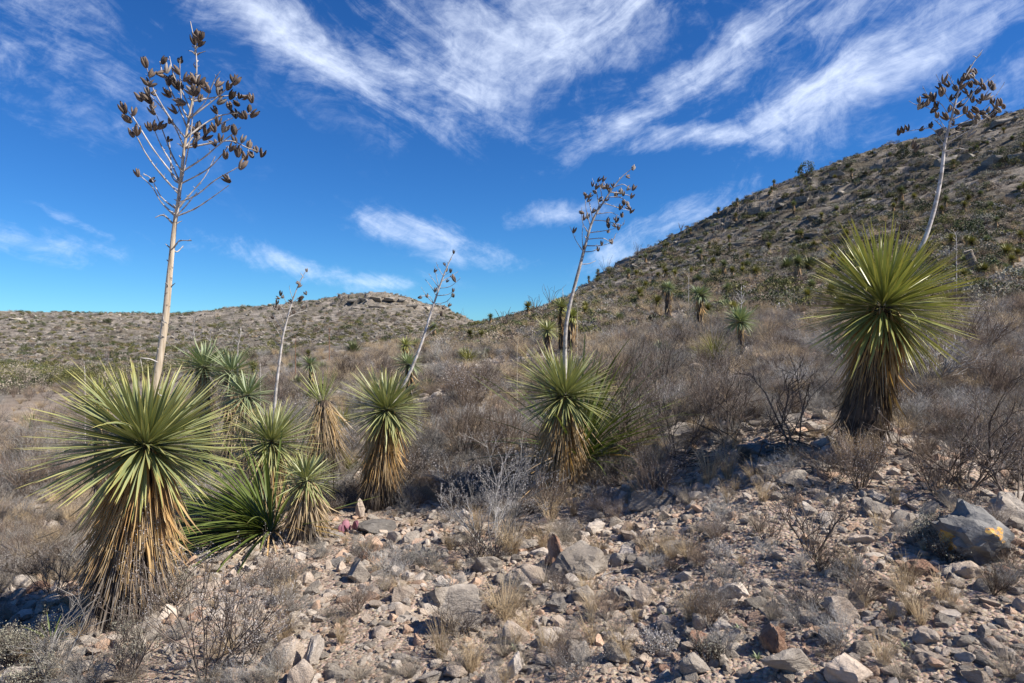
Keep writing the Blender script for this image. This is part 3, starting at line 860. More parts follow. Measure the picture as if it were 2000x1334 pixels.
# rocks on the hills
hill_meshes = [stone_mesh('hill_rock', M[mt], 700 + i, 2, 9, 1.0, .07, (.45, .85)) for i, mt in enumerate(['stone_hill', 'stone_hill_pale', 'stone_hill', 'stone_hill', 'stone_hill_pale'])]
hc_ = proto_collection('hill_rock', hill_meshes)
x, y = polar(20000, 22, 125, rng)
k = (x / y > -.12) & (ground(x, y) > 1.6); k &= fbm(x * .06, y * .06, 3, 401) + .3 * rng.uniform(-1, 1, len(x)) > .10
x, y = x[k], y[k]
size = (.05 + .28 * rng.uniform(0, 1, len(x)) ** 3.4) * np.clip(np.hypot(x, y) / 55, .5, 1.5)
place_many('hillside_rubble', hc_, 5, x, y, size, rng, flat=(.3, .7), label='grey limestone rubble covering the steep right hillside', cat='rubble')
x, y = polar(30000, 92, 245, rng, span=42)
k = (x / y < .02); k &= fbm(x * .05, y * .05, 3, 402) + .5 * rng.uniform(-1, 1, len(x)) > .05
x, y = x[k], y[k]
size = (.09 + .48 * rng.uniform(0, 1, len(x)) ** 4)
u = x / y
size *= 1 + .4 * np.exp(-((u + .17) / .12) ** 2) * sstep(170, 195, np.hypot(x, y))
place_many('far_hill_rubble', hc_, 5, x, y, size, rng, flat=(.35, .7), label='pale rock rubble all over the far hill', cat='rubble')

def block_mesh(name, mat, seed):
    r = np.random.RandomState(seed); bm = bmesh.new(); bmesh.ops.create_icosphere(bm, subdivisions=3, radius=1.5)
    P = np.array([v.co[:] for v in bm.verts])
    for n_ in ((1, 0, 0), (-1, 0, 0), (0, 1, 0), (0, -1, 0), (0, 0, 1), (0, 0, -1), (1, 1, 0), (-1, .6, .5), (.4, -1, .8)):
        n_ = np.array(n_, float) + r.normal(0, .16, 3); n_ /= np.linalg.norm(n_)
        d = r.uniform(.7, 1.0); k_ = np.maximum(0, P @ n_ - d); P = P - k_[:, None] * n_ * .98
    P *= 1 + .10 * fbm(P[:, 0] * 3 + seed, P[:, 2] * 5 + P[:, 1] * 2, 4, seed)[:, None]
    P[:, :2] *= 1 + .10 * np.floor(P[:, 2:] * 3 + .5 * fbm(P[:, 0] * 2, P[:, 1] * 2, 2, seed)[:, None]) * .4
    P /= np.abs(P).max(0)
    for v, p_ in zip(bm.verts, P): v.co = p_
    me = bpy.data.meshes.new(name); bm.to_mesh(me); bm.free(); me.materials.append(mat)
    me.polygons.foreach_set('use_smooth', np.ones(len(me.polygons), bool)); me.set_sharp_from_angle(angle=R(26))
    return me


BLOCKS = [block_mesh('rock_outcrop', M[m_], 900 + i) for i, m_ in enumerate(['stone_hill', 'stone_hill', 'stone_hill', 'stone_hill', 'stone_hill_pale', 'stone_hill_pale'])]
# ledges and outcrops one can tell apart on the hills
for i, (px, py, wp, hp) in enumerate([
        (1568, 390, 46, 16), (1620, 362, 50, 18), (1480, 420, 40, 18), (1640, 345, 40, 14), (1850, 320, 62, 26), (1895, 310, 54, 24), (1950, 318, 60, 26), (1990, 312, 40, 26),
        (1500, 452, 55, 18), (1545, 500, 44, 12), (1445, 480, 60, 14), (1380, 500, 52, 10), (1880, 395, 34, 18), (1800, 300, 40, 14), (1715, 330, 34, 16), (1690, 395, 48, 14),
        (1600, 425, 50, 12), (1340, 520, 44, 9), (1430, 440, 34, 14), (1770, 365, 44, 14), (1960, 240, 60, 16), (1900, 240, 40, 13), (1985, 385, 40, 18), (1840, 225, 30, 10),
        (1925, 432, 40, 14), (1660, 470, 40, 12), (1590, 462, 42, 12), (1730, 420, 40, 10), (1300, 508, 30, 8), (1525, 405, 34, 18)]):
    p = hit(px, py, 20)
    if p is None: continue
    k = p.y / F; s = wp * k * .52
    me = BLOCKS[i % 4]
    o = obj('rock_outcrop', me, loc=p + Vector((0, s * .3, hp * k * .08)), rot=(0, rnd.uniform(-.3, .15), rnd.uniform(0, 6.3)), scale=(s * .8, s * .7, hp * k * .42))
    band = 'high near the ridge' if py < 350 else 'midway up the slope' if py < 440 else 'low on the slope'
    side_ = 'above the big right yucca' if px > 1650 else 'left of the big right yucca stalk' if px > 1500 else 'near the sloping skyline'
    tag(o, '%s grey limestone ledge %s %s' % (['long', 'blocky', 'low', 'rounded', 'broken'][i % 5], band, side_), 'rock', 'rock ledges on the right hill')
cap_px = [(655, 598, 30, 10), (690, 592, 26, 12), (712, 588, 22, 12), (735, 588, 34, 16), (762, 590, 30, 14), (785, 594, 22, 12), (806, 598, 28, 13), (832, 606, 24, 11),
          (740, 601, 50, 12), (775, 606, 40, 12), (855, 616, 20, 9), (640, 602, 20, 10), (560, 640, 22, 9), (435, 656, 26, 12), (462, 658, 24, 10), (30, 624, 26, 8), (700, 602, 36, 8), (820, 618, 22, 8)]
for i, (px, py, wp, hp) in enumerate(cap_px):
    p = hit(px, py, 60)
    if p is None: continue
    k = p.y / F; s = wp * k * .55
    me = BLOCKS[(5, 0, 1, 4)[i % 4]]
    o = obj('cliff_block', me, loc=p + Vector((0, s * .3, hp * k * .02)), rot=(rnd.uniform(-.1, .1), rnd.uniform(-.1, .1), rnd.uniform(-.4, .4)), scale=(s * .8, s * .8, hp * k * .34))
    wh = 'along the crest of the far hill' if i < 12 else 'halfway down the far hill'
    tag(o, '%s pale limestone block %s %s' % (['wide', 'squared', 'broken', 'tall', 'worn', 'stepped', 'leaning'][i % 7], wh, 'over the left shoulder' if px < 720 else 'under the highest point' if px < 780 else 'over the right shoulder'), 'rock', 'limestone blocks on the far hill')


# ------------------------------------------------------------------ yucca leaves
def blade_mesh(name, mat, length=1.0, width=.045, bend=0.0, twist=0.0, fold=.25, seed=0, wave=0.0, nseg=8, prof=None, base=.55):
    """a tapering folded blade along +Y, its upper face to +Z"""
    r = np.random.RandomState(seed)
    t = np.linspace(0, 1, nseg + 1) ** .92
    wd = width * (prof(t) if prof else np.clip((base + (1 - base) * np.minimum(t / .35, 1)) * np.where(t > .45, 1 - ((t - .45) / .55) ** 1.5, 1), .03, 1)) * .5
    ph = r.uniform(0, 6.3)
    ang = -bend * t
    dy = np.cos(ang); dz = np.sin(ang)
    yy = np.concatenate([[0], np.cumsum((dy[1:] + dy[:-1]) / 2 * np.diff(t))]) * length
    zz = np.concatenate([[0], np.cumsum((dz[1:] + dz[:-1]) / 2 * np.diff(t))]) * length
    xx = wave * length * np.sin(t * 5 + ph) * t
    V = []; UV = []
    for i in range(nseg + 1):
        tw = twist * t[i]
        for s in (-1, 0, 1):
            lx, lz = s * wd[i], abs(s) * fold * wd[i]
            V.append((xx[i] + lx * math.cos(tw) - lz * math.sin(tw), yy[i], zz[i] + lx * math.sin(tw) + lz * math.cos(tw)))
            UV.append((.5 + .5 * s, t[i]))
    f = []
    for i in range(nseg):
        for s in range(2):
            a = i * 3 + s; f.append((a, a + 1, a + 4, a + 3))
    return mesh(name, V, np.array(f), [mat], True, uv=UV)


LEAVES = {}
for key, mt in (('green', 'leaf_green'), ('olive', 'leaf_olive'), ('blue', 'leaf_blue')):
    LEAVES[key] = [blade_mesh('leaf', M[mt], 1, .044 * w_, b_, tw_, .3, 40 + i) for i, (b_, tw_, w_) in enumerate(
        [(.02, .1, 1), (.10, -.2, .95), (.2, .3, 1), (.32, 0, .9), (-.05, -.3, 1), (.14, .5, .8), (.5, .2, .85), (.06, 0, 1.1), (1.3, .6, .9)])]
LEAVES['sotol'] = [blade_mesh('leaf', M['sotol_leaf'], 1, .021, b_, tw_, .35, 60 + i) for i, (b_, tw_) in enumerate([(.2, .2), (.45, -.3), (.7, .4), (.95, .1), (.3, .6), (.1, 0)])]
LEAVES['grass'] = [blade_mesh('leaf', M['grass_green'], 1, .013, b_, tw_, .3, 70 + i) for i, (b_, tw_) in enumerate([(.3, .2), (.8, -.3), (1.2, .4), (.5, .1)])]
DEADS = [blade_mesh('dead_leaf', M['dead'], 1, .034 * w_, b_, tw_, f_, 80 + i, wv) for i, (b_, tw_, f_, wv, w_) in enumerate(
    [(.1, .4, .5, .01, 1), (.3, -1.2, .8, .03, .8), (-.2, 1.5, .3, .02, .9), (.5, .3, .9, .04, .7), (.05, 2.4, .6, .015, .75), (-.35, -.6, .4, .03, 1), (.2, .8, .7, .05, .6)])]
POD = []


def pod_mesh(mat, seed, openv):
    r = np.random.RandomState(seed)
    V = []; F_ = []
    for k in range(3):
        a0 = k * 2.0944; b = len(V)
        for i in range(7):
            t = i / 6
            rad = .30 * math.sin(math.pi * min(.98, .12 + t * .78)) + .02
            spread = openv * max(0, t - .35) ** 1.3
            for j in range(4):
                a = a0 + (j - 1.5) * .62
                rr_ = rad * (1.0 if 0 < j < 3 else .72)
                V.append((rr_ * math.cos(a) + spread * math.cos(a0), rr_ * math.sin(a) + spread * math.sin(a0), t + (.06 if i == 6 and 0 < j < 3 else 0)))
        for i in range(6):
            for j in range(3):
                p = b + i * 4 + j; F_.append((p, p + 1, p + 5, p + 4))
        # inner wall gives every valve thickness
        c = len(V)
        for i in range(7):
            t = i / 6; s = openv * max(0, t - .35) ** 1.3
            V.append((.05 * math.cos(a0) + s * math.cos(a0), .05 * math.sin(a0) + s * math.sin(a0), t * .97))
        for i in range(6):
            F_.append((b + i * 4 + 3, c + i, c + i + 1, b + (i + 1) * 4 + 3)); F_.append((c + i, b + i * 4, b + (i + 1) * 4, c + i + 1))
    return mesh('seed_pod', V, np.array(F_), [mat], False)


PODS = [pod_mesh(M['pod'], 1, .22), pod_mesh(M['pod'], 2, .45), pod_mesh(M['pod'], 3, .1), pod_mesh(M['pod_grey'], 4, .3), pod_mesh(M['pod'], 5, .32)]


def orient(d, up):
    d = Vector(d).normalized(); up = Vector(up)
    z = up - d * up.dot(d)
    if z.length < 1e-4: z = Vector((1, 0, 0)) - d * d.x
    z.normalize(); x_ = d.cross(z)
    return Matrix((x_, d, z)).transposed().to_euler()


def poly_tube(name, pts, rad, mat, parent, sides=6, knob=0.0, seed=0):
    pts = np.array([tuple(p) for p in pts], float)
    # resample for smooth bends
    t = np.linspace(0, len(pts) - 1, (len(pts) - 1) * 4 + 1)
    P = np.stack([hermite(np.arange(len(pts), dtype=float), pts[:, i], t) for i in range(3)], -1)
    Rr = np.interp(t, np.arange(len(pts)), rad)
    if knob:
        Rr = Rr * (1 + knob * np.random.RandomState(seed).uniform(-1, 1, len(Rr)))
    v, q = tubes([(P[None], Rr[None])], sides)
    cap = len(v)
    return obj(name, mesh(name, v, q, [mat], True), parent), P


def stalk(root, base, Y, path, rad, branches, pods, mat='stalk_grey', pod_len=.066, seed=0, bracts=14, extra=0):
    """flower stalk > branch, seed_pod.  path and branches follow the photograph; depth is spread round the stalk"""
    r = random.Random(seed)
    inv = root.location
    main = [at(px, py, Y) - inv for px, py in path]
    st, P = poly_tube('flower_stalk', main, rad, M[mat], root, 8, .04, seed)
    proj = np.array([project(Vector(p) + inv) for p in P])
    lines = []; bits = []
    for bi, bp in enumerate(branches):
        d = r.uniform(-.22, .22) * (abs(bp[-1][0] - bp[0][0]) / 150 * .8 + .35)
        n_ = len(bp)
        # snap the first point on the stalk
        j = int(np.argmin(np.hypot(proj[:, 0] - bp[0][0], proj[:, 1] - bp[0][1])))
        pts = [Vector(P[j])]
        for i, (px, py) in enumerate(bp[1:], 1):
            pts.append(at(px, py, Y + d * i / (n_ - 1)) - inv)
        b0 = max(.0022, .0065 * min(1, rad[0] / .028) * (1.0 if len(bp) > 2 else .7))
        bo, BP = poly_tube('branch', pts, np.linspace(b0, b0 * .45, len(pts)), M['stalk_grey'] if mat != 'stalk_brown' else M[mat], st, 4, .25, seed + bi)
        lines.append((BP, np.array([project(Vector(p) + inv) for p in BP]), bo))
        # little side spurs
        for _ in range(max(2, len(pts))):
            k = r.randrange(1, len(BP)); q0 = Vector(BP[k])
            q1 = q0 + Vector((r.uniform(-1, 1), r.uniform(-1, 1), r.uniform(.1, 1.2))) * .018
            bits.append(([q0, (q0 + q1) / 2, q1], [.002, .0018, .001]))
    for (px, py) in pods:
        best = None
        for BP, pr, bo in lines + [(P, proj, st)]:
            dd = np.hypot(pr[:, 0] - px, pr[:, 1] - py); j = int(np.argmin(dd))
            if best is None or dd[j] < best[0]: best = (dd[j], BP[j], pr[j], bo)
        a = Vector(best[1]); Yb = (a + inv).y
        c = at(px, py, Yb + r.uniform(-.03, .03)) - inv
        if (c - a).length < .01: c = c + Vector((0, -.012, 0.0))
        out = (c - a); ax = Vector((0, 0, 1)) * .9 + out.normalized() * .7 + Vector((r.uniform(-.45, .45), r.uniform(-.5, .5), r.uniform(-.3, .3)))
        ax.normalize(); L = pod_len * r.uniform(.8, 1.15)
        e = ax.to_track_quat('Z', 'Y').to_euler()
        me = PODS[r.choice([0, 1, 2, 4, 0, 1, 3])]
        po = obj('seed_pod', me, st, c - ax * L * .5, e, (L, L, L))
        q0 = a; q1 = c - ax * L * .48
        if (q1 - q0).length > .004:
            bits.append(([q0, (q0 * .4 + q1 * .6) + Vector((0, 0, -.004)), q1], [.0026, .0022, .0026]))
    for i in range(bracts):
        k = r.randrange(2, len(P) - 2); a = Vector(P[k]); rr_ = float(np.interp(k / len(P), [0, 1], [rad[0], rad[-1]]))
        an = r.uniform(0, 6.3); d = Vector((math.cos(an), math.sin(an), .9)).normalized()
        L = r.uniform(.02, .05)
        bits.append(([a + d * rr_ * .5, a + d * (rr_ + L * .5), a + d * (rr_ + L) + Vector((r.uniform(-1, 1), r.uniform(-1, 1), -.2)) * L * .4], [.005, .004, .0015]))
    v, qq = tubes([(np.array([[tuple(p_) for p_ in b_[0]] for b_ in bits]), np.array([b_[1] for b_ in bits]))], 3)
    so = obj('spurs_and_bracts', mesh('spurs_and_bracts', v, qq, [M['stalk_grey']], True), st); so['kind'] = 'stuff'
    return st


GOLD = [(.76, .52, .24), (.68, .43, .17), (.80, .62, .36), (.58, .35, .15)]
TAN = [(.64, .50, .31), (.55, .40, .23), (.70, .58, .40)]
GREYD = [(.17, .15, .13), (.26, .23, .20), (.10, .082, .07), (.38, .345, .31)]


def merged(name, bag):
    V = []; Q = []; U = []; b = 0
    for me, mx_ in bag:
        n_ = len(me.vertices); co = np.empty(n_ * 3, np.float32); me.vertices.foreach_get('co', co)
        m_ = np.array(mx_); V.append(co.reshape(-1, 3) @ m_[:3, :3].T + m_[:3, 3])
        q_ = np.empty(len(me.loops), np.int32); me.loops.foreach_get('vertex_index', q_)
        uv_ = np.empty(len(me.loops) * 2, np.float32); me.uv_layers[0].data.foreach_get('uv', uv_)
        pu = np.zeros((n_, 2), np.float32); pu[q_] = uv_.reshape(-1, 2); U.append(pu)
        Q.append(q_.reshape(-1, 4) + b); b += n_
    return mesh(name, np.concatenate(V), np.concatenate(Q), [bag[0][0].materials[0]], True, uv=np.concatenate(U))


def yucca(name, label, group, crown, base, Y, leaf_len, n_leaf, n_dead, seed, kind='green', leaf_w=1.0, span=118, trunk_r=.085, dead_len=.42,
          gold=.5, flare=.32, tall=0.9, n_fibre=260, droop=0.0, dead_col=GOLD, bunch=.22, fall=.0, joined=False, low=.35, extra=0, grey=None):
    r = random.Random(seed)
    bx = (base[0] - 1000) / F * Y
    b = Vector((bx, Y, gz(bx, Y)))
    root = empty(name, b); tag(root, label, 'yucca', group)
    C = at(crown[0], crown[1], Y) - b
    axis = C.normalized()
    H = C.length
    # trunk
    pts = [Vector((0, 0, -.08)), C * .35, C * .75, C]
    poly_tube('trunk', pts, [trunk_r * 1.15, trunk_r, trunk_r * .9, trunk_r * .55], M['trunk'], root, 9, .12, seed)
    X_ = axis.orthogonal().normalized(); Y_ = axis.cross(X_)
    ga = 2.399963
    bag = []
    total = n_leaf + extra; order = list(range(total))
    hidden = set(r.sample(order, extra)) if extra else set()
    lop = [(r.uniform(0, 6.3), r.uniform(.02, .075)) for _ in range(3)]
    for i in range(total):
        t = (i + .5) / total
        cosp = 1 - t * (1 - math.cos(R(span)))
        ph = math.acos(max(-1, min(1, cosp))) + r.uniform(-.07, .07)
        a = i * ga + r.uniform(-.15, .15)
        rad_dir = X_ * math.cos(a) + Y_ * math.sin(a)
        d = axis * math.cos(ph) + rad_dir * math.sin(ph)
        o_ = C + axis * (bunch * leaf_len * (.55 - t)) + rad_dir * (.055 * leaf_len / .6)
        L = leaf_len * (1 if t > .12 else .62 + .38 * t / .12) * r.uniform(.82, 1.06) * (1 + sum(k_ * math.cos((q + 1) * a - p_) for q, (p_, k_) in enumerate(lop)))
        if t > .85: L *= .92
        d = (d + Vector((0, 0, -droop - fall * max(0, t - .6) - .03 * r.random())) + Vector((r.gauss(0, .06), r.gauss(0, .06), r.gauss(0, .06)))).normalized()
        up = (axis - rad_dir * .0) if ph > .25 else rad_dir * -1
        up = Vector(up) + Vector((r.gauss(0, .18), r.gauss(0, .18), 0))
        me = LEAVES[kind][8 if r.random() < .025 else r.choice([0, 1, 1, 2, 4, 7, 5] if t < .7 else [1, 2, 3, 3, 6, 5])]
        ww = leaf_w * r.uniform(.85, 1.1) * (leaf_len / .6) ** 0
        if joined or i in hidden: bag.append((me, Matrix.LocRotScale(o_, orient(d, up), Vector((ww * leaf_len, L, ww * leaf_len)))))
        else: obj('leaf', me, root, o_, orient(d, up), (ww * leaf_len, L, ww * leaf_len))
    if bag:
        lo = obj('leaves', merged('leaves', bag), root); lo['kind'] = 'stuff'
    # the hanging skirt of dead leaves, each its own blade, gold above and grey below
    def skirt_dir(s, a):
        out = flare * (1.15 - .35 * s) * r.uniform(.5, 1.2) * (1 - low * float(sstep(.4, .75, s)))
        rd = X_ * math.cos(a) + Y_ * math.sin(a)
        return rd, (-axis * .75 + Vector((0, 0, -.45)) + rd * (out + r.uniform(-.06, .12))).normalized()
    def tone(s):
        g_ = 1 - sstep(gold - .18, gold + .16, s + r.uniform(-.14, .14))
        c0 = r.choice(dead_col); c1 = r.choice(grey or GREYD)
        return [float(c0[k] * g_ + c1[k] * (1 - g_)) for k in range(3)]
    for i in range(n_dead):
        s = ((i + .5) / n_dead) ** .85 * tall
        a = i * ga + r.uniform(-.3, .3)
        rd, d = skirt_dir(s, a)
        o_ = C * (1 - s) + rd * (trunk_r * .8) - axis * .02
        L = dead_len * r.uniform(.7, 1.15) * (1 - .4 * s)
        zl = o_.z / max(.2, -d.z) * 1.02
        L = max(.07, min(L, zl * r.uniform(.80, 1.0)))
        obj('dead_leaf', r.choice(DEADS), root, o_, orient(d, rd + Vector((r.gauss(0, .3), r.gauss(0, .3), 0))), (L * .85 * leaf_w * (1.3 - .5 * s) * (.42 / max(L, .25)) ** .5 * 1.15, L, .8), tone(s))
    # thin rotted fibres beneath, too many to count
    P = []; Rr = []; Cc = []
    for i in range(n_fibre):
        s = r.random() ** .8 * tall; a = r.uniform(0, 6.283)
        rd, d = skirt_dir(s, a); o_ = C * (1 - s) + rd * trunk_r * .7
        L = dead_len * r.uniform(.5, 1.0); zl = o_.z / max(.2, -d.z); L = max(.05, min(L, zl * .98))
        j = Vector((r.gauss(0, .03), r.gauss(0, .03), 0))
        P.append([o_, o_ + d * L * .5 + j * .5, o_ + d * L + j]); Rr.append([.0072 * leaf_w, .006 * leaf_w, .0012])
        c = tone(min(1, s + .08)); Cc.append([c] * 9)
    if P:
        v, q_ = tubes([(np.array([[tuple(p) for p in pp] for pp in P]), np.array(Rr))], 3)
        fo = obj('dead_leaves', mesh('dead_leaves', v, q_, [M['tinted']], True, col=np.array(Cc).reshape(-1, 3)), root); fo['kind'] = 'stuff'
    return root


y1 = yucca('tall_yucca', 'tall left yucca with the thickest tan flower stalk and a long golden skirt', 'yuccas in the foreground', (285, 868), (228, 1215), 4.08, .585, 300, 300, 1,
           'green', .74, 120, .125, .50, gold=.42, flare=.42, n_fibre=2300, bunch=.16, low=.85, extra=200)
stalk(y1, None, 4.08, [(286, 860), (305, 740), (321, 640), (331, 540), (341, 440), (350, 380), (360, 290), (372, 215), (384, 150), (382, 95), (372, 42)],
      [.024, .0235, .0215, .018, .0132, .0108, .0086, .0064, .0046, .0033, .002],
      [[(341, 437), (318, 420), (303, 425)], [(343, 430), (315, 395), (297, 365), (270, 340)], [(346, 410), (315, 385), (296, 350), (280, 340)],
       [(350, 385), (310, 335), (285, 300), (268, 268), (258, 250)], [(352, 355), (325, 325), (295, 285), (262, 232), (240, 207)],
       [(352, 350), (335, 320), (315, 285), (300, 250)], [(354, 330), (335, 300), (312, 240), (298, 208)], [(352, 365), (336, 345), (333, 300), (330, 270)],
       [(362, 280), (335, 235), (300, 175), (285, 125)], [(360, 300), (345, 255), (320, 215), (292, 185)], [(366, 250), (345, 200), (320, 150), (312, 120)],
       [(368, 240), (355, 205), (352, 165), (351, 118)], [(372, 215), (356, 180), (340, 150), (331, 110)], [(345, 405), (352, 370), (366, 300), (374, 250), (379, 180)],
       [(376, 225), (400, 200), (417, 160), (426, 145)], [(374, 240), (405, 205), (430, 185), (450, 165), (462, 152)], [(378, 205), (420, 190), (460, 186), (495, 187)],
       [(370, 265), (410, 235), (450, 222), (505, 224)], [(366, 290), (400, 265), (425, 245), (455, 230)], [(364, 300), (410, 280), (450, 275), (486, 290), (518, 300)],
       [(360, 330), (395, 310), (425, 285), (450, 265), (470, 250)], [(357, 360), (390, 340), (412, 325), (435, 300), (445, 285)],
       [(352, 395), (385, 380), (420, 352), (470, 324)], [(348, 425), (380, 408), (415, 385), (447, 362)], [(349, 415), (375, 375), (400, 345), (420, 305)],
       [(345, 430), (365, 400), (385, 375)], [(334, 478), (352, 470), (374, 470)], [(335, 480), (345, 492), (358, 480)], [(362, 290), (385, 258), (403, 245)], [(381, 160), (384, 130), (383, 90), (390, 75)]],
      [(283, 122), (296, 144), (320, 118), (326, 134), (316, 145), (345, 137), (352, 118), (285, 160), (288, 178), (297, 165), (283, 190), (300, 182), (290, 195), (272, 190), (298, 208),
       (297, 216), (327, 183), (339, 214), (330, 159), (337, 152), (344, 165), (352, 170), (365, 152), (370, 160), (377, 154), (392, 160), (384, 178), (371, 178), (396, 165), (404, 172), (391, 192),
       (378, 176), (243, 213), (248, 232), (262, 218), (257, 260), (268, 255), (291, 248), (304, 247), (316, 246), (332, 237), (330, 273), (268, 338), (297, 352), (387, 72), (392, 85), (380, 80),
       (394, 70), (384, 66), (427, 163), (428, 178), (448, 170), (456, 155), (462, 158), (453, 186), (468, 188), (478, 190), (490, 192), (432, 198), (448, 207), (462, 202), (458, 222), (470, 226),
       (487, 212), (478, 225), (497, 223), (425, 237), (439, 251), (417, 250), (402, 254), (404, 268), (388, 246), (382, 258), (385, 268), (380, 282), (459, 255), (458, 273), (430, 270), (418, 280),
       (475, 272), (487, 283), (453, 289), (465, 297), (478, 306), (490, 302), (512, 300), (474, 322), (440, 303), (443, 350), (352, 200), (420, 215), (465, 290), (500, 292)],
      'stalk_tan', .060, 7, 64)
for bx_, by_, dx_, dy_ in ((318, 612, 10, -30), (309, 708, -16, 14), (306, 760, 14, -20)):
    a_ = at(bx_, by_, 4.05) - y1.location
    poly_tube('peeling_strip', [a_, a_ + Vector((dx_ * .002, -.03, dy_ * .0015)), a_ + Vector((dx_ * .005, -.05, dy_ * .002)), a_ + Vector((dx_ * .004, -.05, -.05))], [.003, .004, .003, .001], M['stalk_grey'], y1, 3)

y5 = yucca('tall_yucca', 'big right yucca with a huge round crown and an arching grey stalk', 'yuccas in the foreground', (1725, 600), (1672, 880), 5.2, .625, 300, 260, 5,
           'olive', .66, 132, .145, .38, gold=.46, flare=.32, n_fibre=1900, bunch=.30, fall=.3, low=.9, extra=330, grey=[(.08, .062, .05), (.13, .10, .08), (.06, .047, .04), (.20, .165, .135)])
stalk(y5, None, 5.25, [(1740, 600), (1770, 540), (1799, 485), (1822, 419), (1838, 345), (1845, 283), (1857, 236), (1873, 177), (1896, 131), (1919, 97)],
      [.0175, .017, .0165, .0155, .014, .0112, .009, .0068, .0042, .002],
      [[(1845, 283), (1815, 250), (1780, 255), (1750, 262)], [(1843, 290), (1820, 272), (1795, 276), (1784, 285)], [(1852, 255), (1830, 225), (1812, 210), (1790, 205), (1775, 197)],
       [(1858, 235), (1840, 205), (1815, 190), (1802, 168)], [(1866, 210), (1850, 190), (1838, 165), (1828, 145)], [(1873, 180), (1862, 165), (1855, 150), (1848, 140)],
       [(1880, 165), (1890, 150), (1905, 140)], [(1866, 205), (1895, 185), (1920, 165), (1943, 146)], [(1858, 235), (1895, 215), (1925, 185), (1940, 160)], [(1853, 250), (1890, 235), (1930, 205), (1960, 165)],
       [(1848, 270), (1880, 255), (1920, 235), (1962, 208)], [(1845, 285), (1870, 268), (1900, 250), (1945, 215)], [(1842, 300), (1868, 290), (1892, 293)], [(1846, 285), (1880, 262), (1910, 245)],
       [(1840, 320), (1828, 305), (1812, 300)], [(1850, 262), (1832, 240), (1822, 232)], [(1857, 232), (1878, 212), (1900, 180), (1912, 160)]],
      [(1755, 258), (1763, 254), (1772, 250), (1784, 283), (1790, 290), (1795, 195), (1803, 205), (1812, 200), (1818, 190), (1808, 188), (1797, 208), (1822, 190), (1828, 205), (1836, 170), (1845, 155), (1850, 165),
       (1838, 180), (1843, 178), (1858, 192), (1866, 172), (1876, 160), (1884, 152), (1893, 138), (1903, 140), (1888, 150), (1898, 148), (1880, 168), (1870, 185), (1895, 165), (1905, 160), (1914, 162), (1886, 178),
       (1895, 185), (1910, 178), (1922, 170), (1935, 165), (1940, 172), (1900, 195), (1912, 198), (1920, 190), (1930, 190), (1938, 198), (1945, 205), (1952, 200), (1960, 208), (1930, 215), (1918, 220), (1905, 215),
       (1895, 225), (1910, 228), (1885, 215), (1875, 205), (1868, 218), (1855, 212), (1872, 250), (1830, 225), (1846, 228), (1925, 228), (1940, 222), (1905, 236), (1835, 260), (1818, 245), (1897, 262), (1824, 215), (1860, 240), (1800, 252), (1950, 215)],
      'stalk_grey', .062, 15, 24)

y4 = yucca('tall_yucca', 'middle yucca with upright green crown and a smooth straw coloured skirt', 'yuccas in the foreground', (1103, 772), (1092, 962), 6.55, .56, 260, 240, 4,
           'green', .68, 118, .12, .52, gold=.78, flare=.42, n_fibre=1300, bunch=.2, fall=.25, low=.5, extra=220, dead_col=TAN + GOLD[:2])
stalk(y4, None, 6.6, [(1103, 770), (1104, 660), (1112, 600), (1130, 530), (1143, 480), (1158, 430), (1185, 385), (1210, 350), (1237, 327)],
      [.021, .019, .0175, .0155, .0135, .011, .008, .005, .0022],
      [[(1140, 495), (1125, 470), (1113, 442)], [(1150, 460), (1138, 435), (1136, 405)], [(1156, 440), (1145, 410), (1143, 385)], [(1162, 425), (1152, 400), (1147, 380)],
       [(1172, 405), (1165, 375), (1158, 352)], [(1180, 390), (1172, 365), (1168, 352)], [(1192, 378), (1182, 360), (1178, 350)], [(1200, 365), (1215, 360), (1230, 368)], [(1195, 372), (1215, 378), (1234, 384)],
       [(1185, 388), (1210, 385), (1228, 400), (1236, 416)], [(1178, 400), (1205, 405), (1232, 412)], [(1168, 418), (1190, 415), (1205, 420)], [(1160, 435), (1185, 432), (1215, 440), (1220, 430)],
       [(1155, 455), (1185, 450), (1205, 445)], [(1150, 470), (1175, 465), (1193, 472), (1204, 455)], [(1145, 485), (1170, 480), (1195, 474)], [(1142, 498), (1160, 490), (1172, 480)],
       [(1137, 520), (1150, 515), (1162, 510)], [(1142, 490), (1137, 462), (1139, 435)], [(1162, 420), (1175, 398), (1210, 405)]],
      [(1136, 415), (1141, 425), (1148, 422), (1145, 385), (1150, 390), (1143, 380), (1153, 382), (1157, 360), (1161, 375), (1166, 365), (1170, 352), (1175, 363), (1179, 350), (1180, 366), (1188, 368), (1191, 372), (1186, 364),
       (1197, 362), (1203, 380), (1212, 374), (1217, 378), (1227, 368), (1238, 367), (1234, 384), (1226, 398), (1218, 396), (1212, 405), (1227, 405), (1233, 413), (1215, 420), (1202, 428), (1205, 430), (1187, 430), (1160, 412),
       (1172, 390), (1188, 440), (1200, 440), (1208, 445), (1188, 452), (1175, 475), (1194, 472), (1168, 487), (1141, 484), (1226, 345), (1237, 328), (1185, 390), (1122, 450)],
      'stalk_grey', .056, 23, 10)

